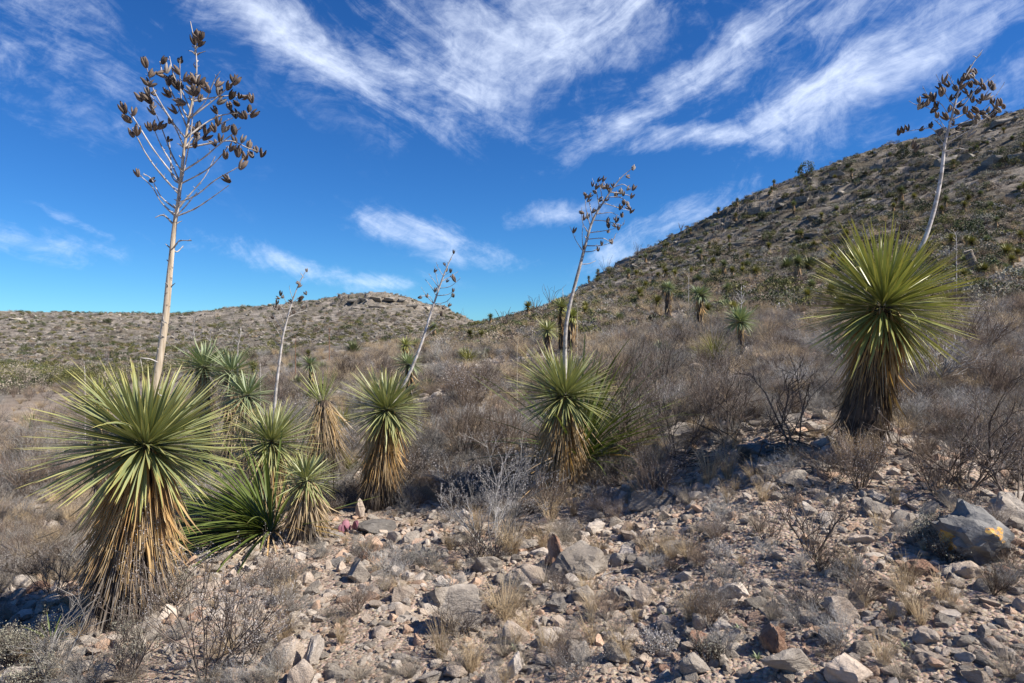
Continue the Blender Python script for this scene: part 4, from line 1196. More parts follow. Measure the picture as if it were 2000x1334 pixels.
y3 = yucca('tall_yucca', 'yucca with the tilted stalk and dark shaggy lower skirt left of centre', 'yuccas in the foreground', (755, 800), (732, 992), 6.95, .50, 240, 230, 3,
           'green', .68, 125, .12, .46, gold=.48, flare=.36, n_fibre=1300, bunch=.2, fall=.35, low=.7, extra=200, grey=[(.09, .075, .065), (.15, .13, .11), (.24, .215, .19)])
stalk(y3, None, 6.95, [(765, 790), (790, 750), (820, 680), (842, 610), (862, 550), (876, 515), (887, 492)], [.017, .016, .0135, .011, .008, .005, .0022],
      [[(850, 590), (835, 580), (822, 560)], [(855, 580), (842, 560), (830, 545)], [(858, 570), (845, 545), (838, 535)], [(862, 560), (852, 538), (848, 520)], [(868, 540), (857, 525), (852, 512)],
       [(866, 552), (880, 540), (895, 530)], [(860, 570), (878, 560), (898, 545)], [(856, 582), (875, 575), (885, 568)], [(850, 595), (870, 590), (885, 576)], [(848, 602), (862, 598), (870, 605)],
       [(838, 630), (850, 620), (860, 610)], [(835, 640), (850, 632), (865, 618)], [(852, 590), (838, 578), (820, 578)], [(828, 660), (840, 650), (852, 640)], [(868, 540), (880, 530)], [(838, 628), (830, 612), (824, 600)]],
      [(820, 581), (834, 578), (850, 529), (851, 566), (872, 527), (880, 529), (885, 541), (887, 546), (874, 549), (885, 567), (885, 577), (878, 596), (866, 601), (868, 516), (886, 492), (862, 613)],
      'stalk_grey', .05, 31, 8)

y2 = yucca('tall_yucca', 'second yucca from the left with a short straight whitish stalk', 'yuccas in the foreground', (530, 862), (520, 1010), 6.6, .47, 240, 200, 2,
           'green', .68, 118, .10, .44, gold=.75, flare=.34, n_fibre=900, bunch=.2, fall=.3, low=.5, extra=200, dead_col=TAN + GOLD)
stalk(y2, None, 6.6, [(532, 850), (540, 755), (548, 690), (553, 655), (562, 620), (572, 585), (585, 552), (598, 528)], [.0155, .014, .012, .0105, .0085, .006, .004, .002],
      [[(553, 660), (538, 640), (530, 625)], [(556, 645), (540, 625), (532, 610)], [(558, 635), (545, 610), (535, 600)], [(562, 620), (550, 600), (540, 590)], [(568, 600), (556, 585), (548, 575)],
       [(570, 595), (585, 580), (598, 572)], [(566, 608), (580, 600), (598, 590)], [(562, 622), (580, 612), (600, 605)], [(556, 650), (570, 640), (590, 620)], [(553, 665), (570, 655), (585, 640)], [(550, 680), (540, 670), (532, 662)],
       [(574, 590), (568, 572), (565, 560)]],
      [(599, 528), (582, 553), (585, 558), (548, 573), (543, 582), (552, 580), (541, 590), (597, 573), (586, 586), (588, 582), (568, 588), (538, 600), (545, 602), (592, 600), (600, 598), (566, 615), (532, 620), (574, 611)],
      'stalk_grey', .05, 37, 8)

y6 = yucca('small_yucca', 'smallest foreground yucca with a pale shaggy grey skirt reaching the gravel', 'yuccas in the foreground', (598, 938), (600, 1055), 5.75, .30, 190, 200, 6,
           'green', 1.1, 112, .08, .36, gold=.45, flare=.50, n_fibre=900, bunch=.3, dead_col=TAN, tall=.8, droop=.05)

# the leaning dead headed yucca behind them and the blue green group
yucca('dead_topped_yucca', 'ragged yucca with thin blades and drooping tan dead leaves over a dark skirt', 'yuccas in the foreground', (630, 782), (645, 885), 8.2, .46, 60, 240, 8,
      'olive', .5, 62, .10, .52, gold=.40, flare=.62, n_fibre=700, dead_col=TAN + GOLD[:1])
for args in [
    ('yucca_plant', 'leftmost blue green yucca of the clump behind the tall left yucca', (398, 716), (400, 815), 10.5, .50, 180, 90, 51),
    ('yucca_plant', 'round blue green yucca crown with rusty dead leaves right of the clump', (453, 726), (456, 830), 10.2, .45, 170, 110, 52),
    ('yucca_plant', 'lowest yucca crown of the blue green clump just above the second yucca', (483, 772), (480, 850), 9.3, .42, 160, 70, 53)]:
    yucca(args[0], args[1], 'clump of blue green yuccas', args[2], args[3], args[4], args[5], args[6], args[7], args[8], 'blue', 1.25, 122, .09, .36, gold=.9, flare=.55, n_fibre=400, dead_col=TAN)
yucca('yucca_plant', 'yellowish yucca peeking out behind the left side of the tall left yucca', 'clump of blue green yuccas', (196, 778), (198, 850), 7.6, .34, 120, 40, 54, 'olive', .95, 120, .07, .3, n_fibre=60)
yucca('yucca_plant', 'open silvery yucca rosette with a thin stalk up the slope', 'yuccas on the brushy slope', (1445, 628), (1447, 662), 13.5, .40, 150, 30, 55, 'blue', 1.9, 118, .05, .2, n_fibre=40, joined=True)
yucca('yucca_plant', 'tall dark trunked yucca with small round head on the slope', 'yuccas on the brushy slope', (1367, 576), (1366, 638), 20, .38, 170, 60, 56, 'blue', 2.2, 128, .10, .34, gold=.5, flare=.22, n_fibre=150, joined=True)
yucca('yucca_plant', 'two toned yucca left of the tall dark trunked one on the slope', 'yuccas on the brushy slope', (1306, 562), (1304, 600), 27, .36, 130, 50, 57, 'blue', 1.9, 125, .12, .34, gold=.7, flare=.25, n_fibre=100, joined=True)
yucca('yucca_plant', 'pale yucca ball behind the left of the middle yucca', 'yuccas on the brushy slope', (1069, 645), (1068, 668), 17, .36, 140, 20, 58, 'green', 1.9, 122, .08, .25, n_fibre=30, joined=True)
yucca('yucca_plant', 'upper yucca head beside the pale ball behind the middle stalk', 'yuccas on the brushy slope', (1097, 600), (1100, 655), 19, .36, 140, 50, 59, 'green', 1.9, 122, .12, .36, gold=.8, flare=.3, n_fibre=80, joined=True)
yucca('yucca_plant', 'second yucca head just right of the middle stalk', 'yuccas on the brushy slope', (1117, 618), (1116, 655), 18.5, .33, 140, 40, 60, 'olive', 1.9, 122, .12, .34, gold=.8, flare=.3, n_fibre=80, joined=True)
yucca('yucca_plant', 'single round blue green yucca on the brush right of the second stalk', 'yuccas on the brushy slope', (606, 712), (608, 745), 17, .29, 150, 20, 61, 'blue', 1.9, 128, .05, .2, n_fibre=30, joined=True)
yucca('yucca_plant', 'yucca with tan skirt on the brush above the tilted stalk', 'yuccas on the brushy slope', (792, 674), (792, 700), 21, .33, 120, 40, 62, 'olive', 1.9, 120, .09, .3, gold=.9, flare=.35, n_fibre=60, joined=True)
yucca('yucca_plant', 'pale low yucca crown just behind the tilted stalk', 'yuccas on the brushy slope', (798, 712), (800, 742), 13, .33, 130, 20, 63, 'blue', 1.9, 120, .07, .3, n_fibre=30, joined=True)


# ------------------------------------------------------------------ sotols: rosettes of long thin leaves straight from the ground
def sotol(name, label, group, px, py, Y, leaf_len, n, seed, kind='sotol', lean=(0, 0, 0), wid=1.0, cat='sotol', ndead=30, spread=(8, 88)):
    r = random.Random(seed)
    bx = (px - 1000) / F * Y
    root = empty(name, Vector((bx, Y, gz(bx, Y)))); tag(root, label, cat, group)
    for i in range(n):
        t = (i + .5) / n
        ph = R(spread[0] + (spread[1] - spread[0]) * t ** .8); a = i * 2.39996
        d = Vector((math.cos(a) * math.sin(ph), math.sin(a) * math.sin(ph), math.cos(ph))) + Vector(lean) * (1 - .3 * t)
        d.normalize()
        if d.z < .06: d.z = .06 + .08 * r.random()
        L = leaf_len * r.uniform(.75, 1.08)
        obj('leaf', r.choice(LEAVES[kind]), root, Vector((d.x, d.y, 0)) * .05 + Vector((0, 0, .08)), orient(d, (0, 0, 1)), (L * wid, L, L))
    for i in range(ndead):
        a = r.uniform(0, 6.3); d = Vector((math.cos(a), math.sin(a), r.uniform(.0, .5)))
        L = leaf_len * r.uniform(.5, .95)
        obj('dead_leaf', DEADS[3], root, (0, 0, .07), orient(d, (0, 0, 1)), (L * .6, L, L * 1.0), r.choice(TAN + GOLD[:1]))
    return root


sotol('green_sotol', 'spreading dark green sotol with toothed blades left of the smallest yucca', 'sotols', 530, 1052, 5.85, 1.08, 190, 81, lean=(-1.05, -.15, .0), ndead=34, spread=(10, 88))
sotol('green_sotol', 'dark green sotol spraying out to the right behind the middle yucca', 'sotols', 1130, 925, 7.1, 1.45, 140, 82, lean=(.6, 0, .22), ndead=36)
sotol('green_sotol', 'bright yellow green spiky sotol on the skyline of the brush', 'sotols', 915, 668, 20, .62, 120, 83, 'grass', wid=2.6, ndead=24)
sotol('bear_grass', 'low bright green grassy clump on the slope below the silvery rosette', 'green clumps on the slope', 1395, 712, 11.5, .62, 240, 84, 'grass', cat='grass clump', wid=1.3, spread=(2, 60), ndead=10)
sotol('bear_grass', 'olive grassy clump right of the ragged dead leaved yucca', 'green clumps on the slope', 672, 765, 11.5, .5, 160, 85, 'grass', cat='grass clump', wid=1.3, spread=(2, 60), ndead=10)
sotol('bear_grass', 'yellow green grassy clump behind the right side of the big right crown', 'green clumps on the slope', 1850, 530, 19, .75, 170, 86, 'grass', cat='grass clump', wid=1.6, spread=(2, 65), ndead=20)
sotol('bear_grass', 'small olive grass clump at the foot of the ragged yucca', 'green clumps on the slope', 678, 888, 8.4, .3, 120, 87, 'grass', cat='grass clump', wid=1.3, spread=(2, 55), ndead=10)
sotol('low_agave', 'green rosette on the pale flat at the far left', 'sotols', 62, 765, 22, .6, 90, 88, 'sotol', wid=2.2, ndead=16)
sotol('low_agave', 'small bright rosette at the left edge', 'sotols', 8, 850, 12, .3, 70, 89, 'sotol', wid=2.6, ndead=4)
sotol('low_agave', 'small reddish green rosette at the foot of the tall left yucca', 'sotols', 100, 1255, 3.72, .17, 16, 90, 'sotol', wid=2.4, ndead=6)
sotol('low_agave', 'spiky pale rosette midway up the slope left of the tall trunked yucca', 'sotols', 1232, 622, 19, .3, 60, 91, 'grass', wid=3, ndead=6)


# ------------------------------------------------------------------ twiggy bushes
def grow(r, p, d, L, rad, level, out, tips, k=6, kids=(3, 5), wob=.25, up=.15, spread=.7, ratio=.62, first=.25):
    """one twig and all that springs from it; out[level] collects (points, radii)"""
    P = [np.array(p, float)]; dd = np.array(d, float)
    for i in range(k - 1):
        dd = dd + np.array([r.gauss(0, wob), r.gauss(0, wob), r.gauss(0, wob) + up]) * .5
        dd /= np.linalg.norm(dd); P.append(P[-1] + dd * L / (k - 1))
    P = np.array(P)
    out.append((P, np.linspace(rad, rad * .5, k)))
    if level == 0:
        tips.extend([P[-1], P[-2], P[-3]]); return
    for c in range(r.randint(*kids)):
        t = first + (1 - first) * (c + r.random()) / kids[1]
        j = min(k - 2, int(t * (k - 1))); q = P[j] + (P[j + 1] - P[j]) * r.random()
        dr = P[j + 1] - P[j]; dr /= np.linalg.norm(dr)
        s = np.array([r.gauss(0, 1), r.gauss(0, 1), r.gauss(0, .8)]); s -= dr * s.dot(dr); s /= np.linalg.norm(s) + 1e-6
        nd = dr + s * spread * r.uniform(.7, 1.3); nd /= np.linalg.norm(nd)
        grow(r, q, nd, L * ratio * r.uniform(.7, 1.15), rad * .58, level - 1, out, tips, k, kids, wob, up, spread, ratio, first)


def twig_mesh(name, chains, mat, tips=None, leafmat=None, leaf=0.006, seed=0, per=1):
    P = np.array([c[0] for c in chains]); Rr = np.array([c[1] for c in chains])
    v, q = tubes([(P, Rr)], 3)
    parts = [(v, q, 0)]; mats = [mat]
    if tips is not None and len(tips):
        rs = np.random.RandomState(seed)
        T = np.repeat(np.array(tips), per, 0); T = T + rs.normal(0, leaf * 1.3, T.shape)
        lv, lq = leaf_cards(T, leaf, rs); parts.append((lv, lq, 1)); mats.append(leafmat)
    V, Q, Mi = join(parts)
    return mesh(name, V, Q, mats, True, midx=Mi)


def bush_chains(seed, h, nst, lean=.7, level=2, rad=.006, kids=(3, 5), wob=.25, up=.15, spread=.7, ratio=.62, first=.25, k=5):
    r = random.Random(seed); stems = []
    for i in range(nst):
        a = i * 2.4 + r.uniform(-.4, .4); s = lean * r.uniform(.25, 1.1)
        d = np.array([math.cos(a) * s, math.sin(a) * s, 1.0]); d /= np.linalg.norm(d)
        out = []; tips = []
        grow(r, (math.cos(a) * .02, math.sin(a) * .02, -.02), d, h * r.uniform(.7, 1.05), rad * r.uniform(.7, 1.2), level, out, tips, k, kids, wob, up, spread, ratio, first)
        stems.append((out, tips))
    return stems


def near_bush(name, label, px, py, hpx, seed, nst, lean, mat, leafmat=None, leaf=.006, per=1, cat='bush', group='leafless bushes near the yuccas', **kw):
    p = hit(px, py)
    h = hpx * p.y / F
    root = empty(name, p); tag(root, label, cat, group)
    stems = bush_chains(seed, h * .8, nst, lean, **kw)
    for i, (out, tips) in enumerate(stems):
        o = obj('branch', twig_mesh('branch', out, M[mat]), root)
        if leafmat:
            rs = np.random.RandomState(seed + i); T = np.repeat(np.array(tips), per, 0) + rs.normal(0, leaf * 1.6, (len(tips) * per, 3))
            v, q = leaf_cards(T, leaf, rs)
            lo = obj('leaves', mesh('leaves', v, q, [M[leafmat]]), o); lo['kind'] = 'stuff'
    return root


near_bush('bare_sapling', 'bare dark many branched sapling left of the big right yucca', 1545, 885, 190, 1, 3, .45, 'twig_dark', 'small_leaf', .0036, 2, level=3, rad=.010, kids=(3, 4), spread=.85, wob=.3)
near_bush('leafless_bush', 'wide dark leafless bush right of the big right yucca', 1890, 955, 210, 2, 8, 1.1, 'twig_dark', 'small_leaf', .0036, 2, level=3, rad=.008, kids=(3, 4), spread=.8, wob=.35)
near_bush('leafless_bush', 'dark bare bush cut by the right edge of the view', 1985, 985, 150, 3, 5, .9, 'twig_dark', 'small_leaf', .0036, 2, level=3, rad=.007, kids=(3, 4))
near_bush('leafless_bush', 'reddish brown bush low beside the wide leafless right bush', 1835, 970, 120, 4, 12, .9, 'twig_red', None, level=2, rad=.004, kids=(4, 6))
near_bush('twig_bush', 'thin leafless twig bush standing alone on gravel', 1585, 1085, 130, 5, 5, .75, 'twig_dark', 'small_leaf_dull', .004, 1, level=2, rad=.006, kids=(3, 5), spread=.8)
near_bush('twig_bush', 'fine grey twig bush behind the thin leafless one', 1500, 1058, 70, 6, 9, .5, 'twig_red', None, level=2, rad=.003)
near_bush('silver_bush', 'silvery twig bush with tiny pale leaves in the centre', 965, 1085, 200, 7, 9, .85, 'twig_grey', 'small_leaf', .0042, 4, level=3, rad=.006, kids=(3, 4), spread=.65)
near_bush('silver_bush', 'low silvery tangle left of the middle yucca foot', 1035, 985, 110, 8, 9, 1.0, 'twig_grey', 'small_leaf', .004, 4, level=2, rad=.005, kids=(4, 6))
near_bush('leafless_bush', 'dark tangle below the silvery centre bush', 945, 1100, 95, 9, 10, 1.3, 'twig_dark', 'small_leaf_dull', .005, 1, level=2, rad=.005, kids=(4, 6))
near_bush('red_brush', 'fuzzy reddish brush between the tilted stalk yucca and the middle yucca', 905, 905, 130, 10, 24, .5, 'twig_red', None, level=2, rad=.004, kids=(4, 6), spread=.45)
near_bush('red_brush', 'second fuzzy reddish brush left of the middle yucca skirt', 985, 890, 110, 11, 20, .55, 'twig_red', None, level=2, rad=.004, kids=(4, 6), spread=.45)
near_bush('leafless_bush', 'tall dark wands right of the middle yucca crown', 1235, 900, 210, 12, 8, .55, 'twig_dark', 'small_leaf_dull', .006, 1, level=2, rad=.007, kids=(4, 6), spread=.5)
near_bush('leafless_bush', 'dark wands on the near side of the slope right of the sotol', 1320, 905, 190, 13, 9, .7, 'twig_dark', 'small_leaf', .0036, 2, level=3, rad=.006, kids=(3, 4), spread=.7)
near_bush('leafless_bush', 'bare tangled bush above the dark leaf heap', 1420, 860, 150, 14, 10, .9, 'twig_dark', 'small_leaf', .0036, 2, level=3, rad=.006, kids=(3, 4))
near_bush('red_brush', 'straw brown brush right of the middle yucca foot', 1275, 985, 120, 15, 22, .6, 'twig_red', 'small_leaf', .004, 1, level=2, rad=.0035, kids=(4, 6), spread=.5)
near_bush('red_brush', 'reddish dry brush in front of the big right yucca foot', 1680, 955, 105, 16, 26, .75, 'twig_red', 'small_leaf', .004, 1, level=2, rad=.003, kids=(4, 6), spread=.5)
near_bush('red_brush', 'small rusty brush in front of the middle yucca skirt', 1072, 1015, 90, 17, 18, .5, 'twig_red', None, level=2, rad=.003, kids=(4, 6), spread=.45)
near_bush('dense_shrublet', 'dense grey green shrublet left of the orange lichen boulder', 1835, 1060, 66, 18, 26, 1.0, 'twig_grey', 'small_leaf_dull', .006, 2, level=2, rad=.003, kids=(4, 6), cat='shrub')
near_bush('dense_shrublet', 'small grey shrublet at the foot of the lichen boulder', 1850, 1098, 50, 19, 20, 1.0, 'twig_dark', 'small_leaf_dull', .005, 1, level=2, rad=.003, cat='shrub')
near_bush('dark_leafy_twigs', 'dark twigs with tiny white buds in front of the tall left yucca', 400, 1325, 250, 20, 9, .8, 'twig_dark', 'small_leaf', .0036, 3, level=3, rad=.005, kids=(3, 4), spread=.6)
near_bush('dark_leafy_twigs', 'second dark budded bush at the bottom right of the tall left yucca', 475, 1300, 150, 21, 8, 1.0, 'twig_dark', 'small_leaf', .0036, 3, level=3, rad=.0045, kids=(3, 4), spread=.6)
near_bush('dark_leafy_twigs', 'budded dark twigs at the right foot of the tall left yucca', 335, 1190, 110, 22, 8, .8, 'twig_dark', 'small_leaf_dull', .005, 2, level=2, rad=.004, kids=(4, 6))
near_bush('pale_sapling', 'pale smooth forked twigs in the bottom left corner', 100, 1330, 170, 23, 3, .6, 'twig_grey', None, level=2, rad=.006, kids=(2, 4), spread=.6)
near_bush('dark_leafy_twigs', 'dark wiry bush between the corner twigs and the budded bush', 250, 1325, 130, 41, 8, .9, 'twig_dark', 'small_leaf_dull', .004, 2, level=3, rad=.004, kids=(3, 4), spread=.6)
near_bush('dense_shrublet', 'dark green grey shrublet at the lower left edge', 25, 1300, 85, 24, 24, 1.0, 'twig_dark', 'small_leaf_dull', .006, 3, level=2, rad=.003, kids=(4, 6), cat='shrub')
near_bush('dense_shrublet', 'grey shrublet at the bottom below the shaded corner', 60, 1345, 60, 25, 20, 1.0, 'twig_dark', 'small_leaf_dull', .006, 2, level=2, rad=.003, cat='shrub')
near_bush('red_brush', 'rusty twig tangle left of the tall left yucca skirt', 105, 1165, 110, 26, 14, .9, 'twig_red', None, level=2, rad=.003, kids=(4, 6))
near_bush('silver_bush', 'round silver grey bush at the left edge', 50, 980, 130, 27, 20, .9, 'twig_grey', 'small_leaf', .0042, 4, level=2, rad=.004, kids=(4, 6))
near_bush('silver_bush', 'broad dull grey bush behind the left edge bush', 75, 915, 95, 28, 20, 1.1, 'twig_grey', 'small_leaf_dull', .008, 3, level=2, rad=.004, kids=(4, 6))
near_bush('dense_shrublet', 'little grey shrublet on gravel left of the pitted slab', 545, 1180, 36, 29, 16, 1.1, 'twig_grey', 'small_leaf', .005, 1, level=2, rad=.0025, cat='shrub')
near_bush('dense_shrublet', 'wiry green grey shrublet below the low dark rock', 835, 1105, 50, 30, 18, .9, 'twig_grey', 'small_leaf_dull', .004, 1, level=2, rad=.0025, cat='shrub')
near_bush('dense_shrublet', 'dark spiky shrublet right of the large rounded grey rock', 1385, 1290, 55, 31, 24, .6, 'twig_dark', 'small_leaf_dull', .004, 1, level=2, rad=.0025, spread=.4, cat='shrub')
near_bush('dense_shrublet', 'frosty low shrublet left of the dark spiky one', 1290, 1275, 45, 32, 18, 1.1, 'twig_grey', 'small_leaf', .005, 1, level=2, rad=.0025, cat='shrub')
near_bush('dense_shrublet', 'grey shrublet on open gravel behind the whitish block', 1410, 1090, 34, 33, 18, .9, 'twig_grey', 'small_leaf', .004, 1, level=2, rad=.002, cat='shrub')
near_bush('dense_shrublet', 'grey twig shrublet below the thin leafless bush', 1640, 1125, 40, 34, 14, .9, 'twig_grey', None, level=2, rad=.0025, cat='shrub')
near_bush('dead_twig', 'forked white dead twig lying by the ridged boulder', 1155, 1138, 46, 35, 2, 1.2, 'twig_grey', None, level=2, rad=.005, kids=(2, 3), cat='twig')
near_bush('leafless_bush', 'dark bush filling the gap behind the tilted stalk yucca', 840, 880, 90, 36, 14, 1.0, 'twig_grey', 'small_leaf_dull', .006, 1, level=2, rad=.004, kids=(4, 6))
near_bush('leafless_bush', 'dark bare bush high on the slope right of the middle crown', 1290, 790, 150, 37, 9, .9, 'twig_dark', None, level=3, rad=.008, kids=(3, 4))


# ------------------------------------------------------------------ straw tufts
def tuft_mesh(name, seed, n, h, lean, rad, mat, curl=.3, sideways=.6):
    r = random.Random(seed); ch = []
    for i in range(n):
        a = r.uniform(0, 6.283); s = lean * r.random() ** .6
        d = np.array([math.cos(a) * s, math.sin(a) * s, 1.]); d /= np.linalg.norm(d)
        p = np.array([math.cos(a), math.sin(a), 0]) * .03 * h / .3 * r.random(); L = h * r.uniform(.45, 1.05)
        P = [p]; side = np.array([math.cos(a + 1.2), math.sin(a + 1.2), 0]) * r.uniform(-1, 1) * sideways
        for j in range(6):
            t = (j + 1) / 6
            d = d + side * .06 + np.array([math.cos(a), math.sin(a), -.6]) * .10 * t
            if curl and t > .8 and i % 3 == 0: d = d + np.array([math.cos(a), math.sin(a), -2.2]) * curl
            d /= np.linalg.norm(d); P.append(P[-1] + d * L / 6 * (1 if t < .85 else .6))
        ch.append((np.array(P), np.linspace(rad, rad * .5, 7)))
    return twig_mesh(name, ch, mat)


TUFTS = [tuft_mesh('straw_tuft', 200 + i, n_, 1.0, ln_, .0035 * k_, M[m_], c_) for i, (n_, ln_, k_, m_, c_) in enumerate(
    [(110, .5, 1, 'straw', .5), (150, .9, .8, 'straw_grey', .2), (80, .35, 1.1, 'straw', .7), (170, 1.2, .7, 'straw_grey', 0), (120, .7, 1, 'straw', .3)])]


def tuft(px, py, hpx, k, label, wide=1.0):
    p = hit(px, py)
    if p is None: return
    s = hpx * p.y / F
    o = obj('straw_tuft', TUFTS[k], loc=p, rot=(0, 0, rnd.uniform(0, 6.3)), scale=(s * wide, s * wide, s))
    tag(o, label, 'grass tuft', 'straw tufts on the gravel'); return o


for a_ in [
    (985, 1218, 115, 0, 'wiry straw tuft right of the big flat slab'), (1000, 1200, 85, 1, 'denser grey straw base of the wiry tuft', 1.2), (862, 1290, 110, 2, 'tall curled straw stems in front of the big flat slab'),
    (930, 1305, 80, 0, 'straw tuft touching the lower right of the big flat slab'), (1670, 900, 90, 2, 'curled straw stems at the foot of the big right yucca'), (1645, 905, 80, 2, 'curly seeded straw left of the big right yucca foot'),
    (1705, 905, 75, 0, 'straw right of the big right yucca foot'), (1480, 1040, 70, 1, 'reddish straw clump left of the thin leafless bush'), (1395, 925, 60, 1, 'straw clump before the dark leaf heap'),
    (1385, 950, 100, 2, 'tall thin straw stems in front of the hummock of rock'), (1420, 935, 90, 2, 'looping straw stems before the dark leaf heap'), (1345, 985, 60, 3, 'ragged grey straw below the hummock'),
    (700, 1330, 75, 3, 'broad dull green grey straw tuft at the bottom edge', 1.2), (760, 1335, 55, 3, 'right half of the dull straw patch at the bottom edge'), (880, 1075, 60, 0, 'pale upright straw left of the silvery centre bush'),
    (1000, 1085, 95, 0, 'straw stems rising through the silvery centre bush'), (1060, 1075, 70, 2, 'straw between the silvery bush and the ridged boulder'), (1075, 1020, 70, 0, 'straw at the left foot of the middle yucca'),
    (1120, 1010, 60, 2, 'curly straw in front of the middle yucca skirt'), (1860, 1190, 60, 2, 'straw tuft below the rusty jagged rock'), (1880, 1200, 50, 3, 'grey straw beside the brown rounded rock'),
    (1690, 1185, 42, 0, 'small straw tuft beside the low tan slab'), (1625, 1205, 55, 2, 'straw leaning on the split tan rock'), (1740, 1215, 45, 2, 'small upright straw before the round tan boulder'),
    (1725, 1300, 95, 0, 'straw with green shoots above the domed boulder'), (1760, 1330, 80, 3, 'dark grey straw at the bottom edge right of the domed boulder'), (1655, 1330, 40, 1, 'straw sprig between the slab and the domed boulder'),
    (1210, 1290, 80, 2, 'looped straw over the large rounded grey rock'), (1155, 1215, 45, 1, 'small straw clump below the rounded cobble'), (1120, 1265, 60, 3, 'dark grey straw left of the upright slab'),
    (610, 1075, 30, 3, 'short straw at the foot of the smallest yucca'), (680, 1100, 24, 4, 'rusty little tuft left of the peach slab'), (530, 1340, 60, 1, 'straw at the bottom left of the smooth tan boulder'),
    (140, 1190, 70, 4, 'straw twigs left of the tall left yucca foot'), (120, 1330, 55, 3, 'grey straw among the corner twigs'), (250, 1335, 60, 3, 'dull straw at the bottom below the tall left yucca'),
    (1770, 850, 60, 4, 'straw clump right of the big right yucca'), (1950, 870, 70, 4, 'tawny straw clump near the right edge'), (1250, 830, 60, 1, 'straw clump right of the middle crown'), (1560, 960, 40, 1, 'straw by the angular grey rock'),
    (1770, 1040, 45, 1, 'grey straw left of the dense shrublet'), (1300, 1060, 40, 3, 'sparse straw right of the flat outcrop'), (1450, 1110, 36, 0, 'thin straw on open gravel behind the whitish block'), (1020, 1300, 55, 3, 'straw among rocks at the bottom middle'),
    (1290, 1160, 40, 3, 'little straw right of the blocky tan rock'), (665, 1220, 45, 3, 'faded straw below the pitted slab'), (985, 1340, 50, 0, 'straw at the bottom edge by the tall narrow rock')]:
    tuft(*a_)

# small pale green sprouts on the gravel
SPROUT = blade_mesh('sprout_leaf', M['leaf_blue'], 1, .16, .4, .2, .3, 5)
for i, (px, py) in enumerate([(1150, 1210), (1175, 1240), (1445, 1235), (1005, 1270), (1655, 1140), (1300, 1210), (1770, 1270), (230, 1190), (170, 1195), (1480, 1290), (1390, 1180)]):
    p = hit(px, py)
    root = empty('green_sprout', p); tag(root, 'tiny pale green sprout %s' % where(px, py), 'sprout', 'green sprouts')
    for j in range(11):
        a = j * 2.4; ph = R(20 + 5 * j); d = (math.cos(a) * math.sin(ph), math.sin(a) * math.sin(ph), math.cos(ph))
        obj('leaf', SPROUT, root, (0, 0, 0), orient(d, (0, 0, 1)), .04)

# purple prickly pear pads beside the smallest yucca
p = hit(683, 1042); root = empty('prickly_pear', p); tag(root, 'small purple prickly pear right of the smallest yucca', 'cactus')
for j in range(7):
    bm = bmesh.new(); bmesh.ops.create_uvsphere(bm, u_segments=12, v_segments=8, radius=1)
    for v in bm.verts: v.co = Vector((v.co.x * .035, v.co.y * .008, v.co.z * .045 + .035))
    me = bpy.data.meshes.new('pad'); bm.to_mesh(me); bm.free(); me.materials.append(M['cactus'])
    me.polygons.foreach_set('use_smooth', np.ones(len(me.polygons), bool))
    obj('pad', me, root, (rnd.uniform(-.06, .06), rnd.uniform(-.03, .03), (j % 2) * .035), (rnd.uniform(-.5, .5), rnd.uniform(-.6, .6), rnd.uniform(-1, 1)))


# ------------------------------------------------------------------ heaps of fallen dead leaves
def leaf_heap(label, px, py, wpx, hpx, n, seed, tones):
    r = random.Random(seed); p = hit(px, py); k = p.y / F
    root = empty('dead_leaf_heap', p); tag(root, label, 'leaf heap', 'heaps of fallen yucca leaves')
    for i in range(n):
        a = r.uniform(0, 6.3); q = r.random() ** .5
        x_, y_ = math.cos(a) * q * wpx * k * .5, math.sin(a) * q * wpx * k * .38
        zg = gz(p.x + x_, p.y + y_) - p.z
        L = r.uniform(.16, .34)
        d = Vector((math.cos(a + r.uniform(-1, 1)), math.sin(a + r.uniform(-1, 1)), r.uniform(-.35, .55)))
        obj('dead_leaf', r.choice(DEADS), root, (x_, y_, zg + .03 + r.random() * hpx * k * (1 - q * .8)), orient(d, (r.gauss(0, 1), r.gauss(0, 1), 1)), (L * 1.1, L, L), r.choice(tones))
    return root


leaf_heap('dark heap of fallen leaves left of the big right yucca', 1440, 890, 230, 75, 190, 1, [(.07, .055, .045), (.10, .08, .065), (.16, .13, .11), (.05, .04, .035)])  # leaves coloured in very dark brown tones
leaf_heap('grey curled heap of fallen leaves at the left edge', 60, 1120, 190, 70, 200, 2, GREYD + [(.33, .30, .27)])
leaf_heap('dark leaf heap behind the right of the tilted stalk yucca', 810, 935, 110, 55, 110, 3, [(.07, .055, .045), (.12, .10, .08), (.22, .19, .16)])
leaf_heap('grey leaf heap between the smallest yucca and the dark skirt', 672, 975, 60, 50, 80, 4, GREYD)
leaf_heap('dead round silver grey yucca head fallen on the slope', 1525, 652, 46, 34, 70, 5, [(.30, .28, .25), (.42, .40, .37), (.10, .085, .07)])
leaf_heap('shaggy dark dead yucca head behind the left of the middle crown', 985, 760, 40, 55, 70, 6, [(.07, .05, .045), (.17, .13, .11), (.28, .25, .23)])

# ------------------------------------------------------------------ plants shared by many copies
def brush_mesh(name, seed, h, nst, lean, mats, **kw):
    stems = bush_chains(seed, h, nst, lean, **kw)
    ch = [c for s in stems for c in s[0]]; tips = [t for s in stems for t in s[1]]
    lm = mats[1] if len(mats) > 1 else None
    return twig_mesh(name, ch, mats[0], tips if lm else None, lm, .0085, seed, 1)


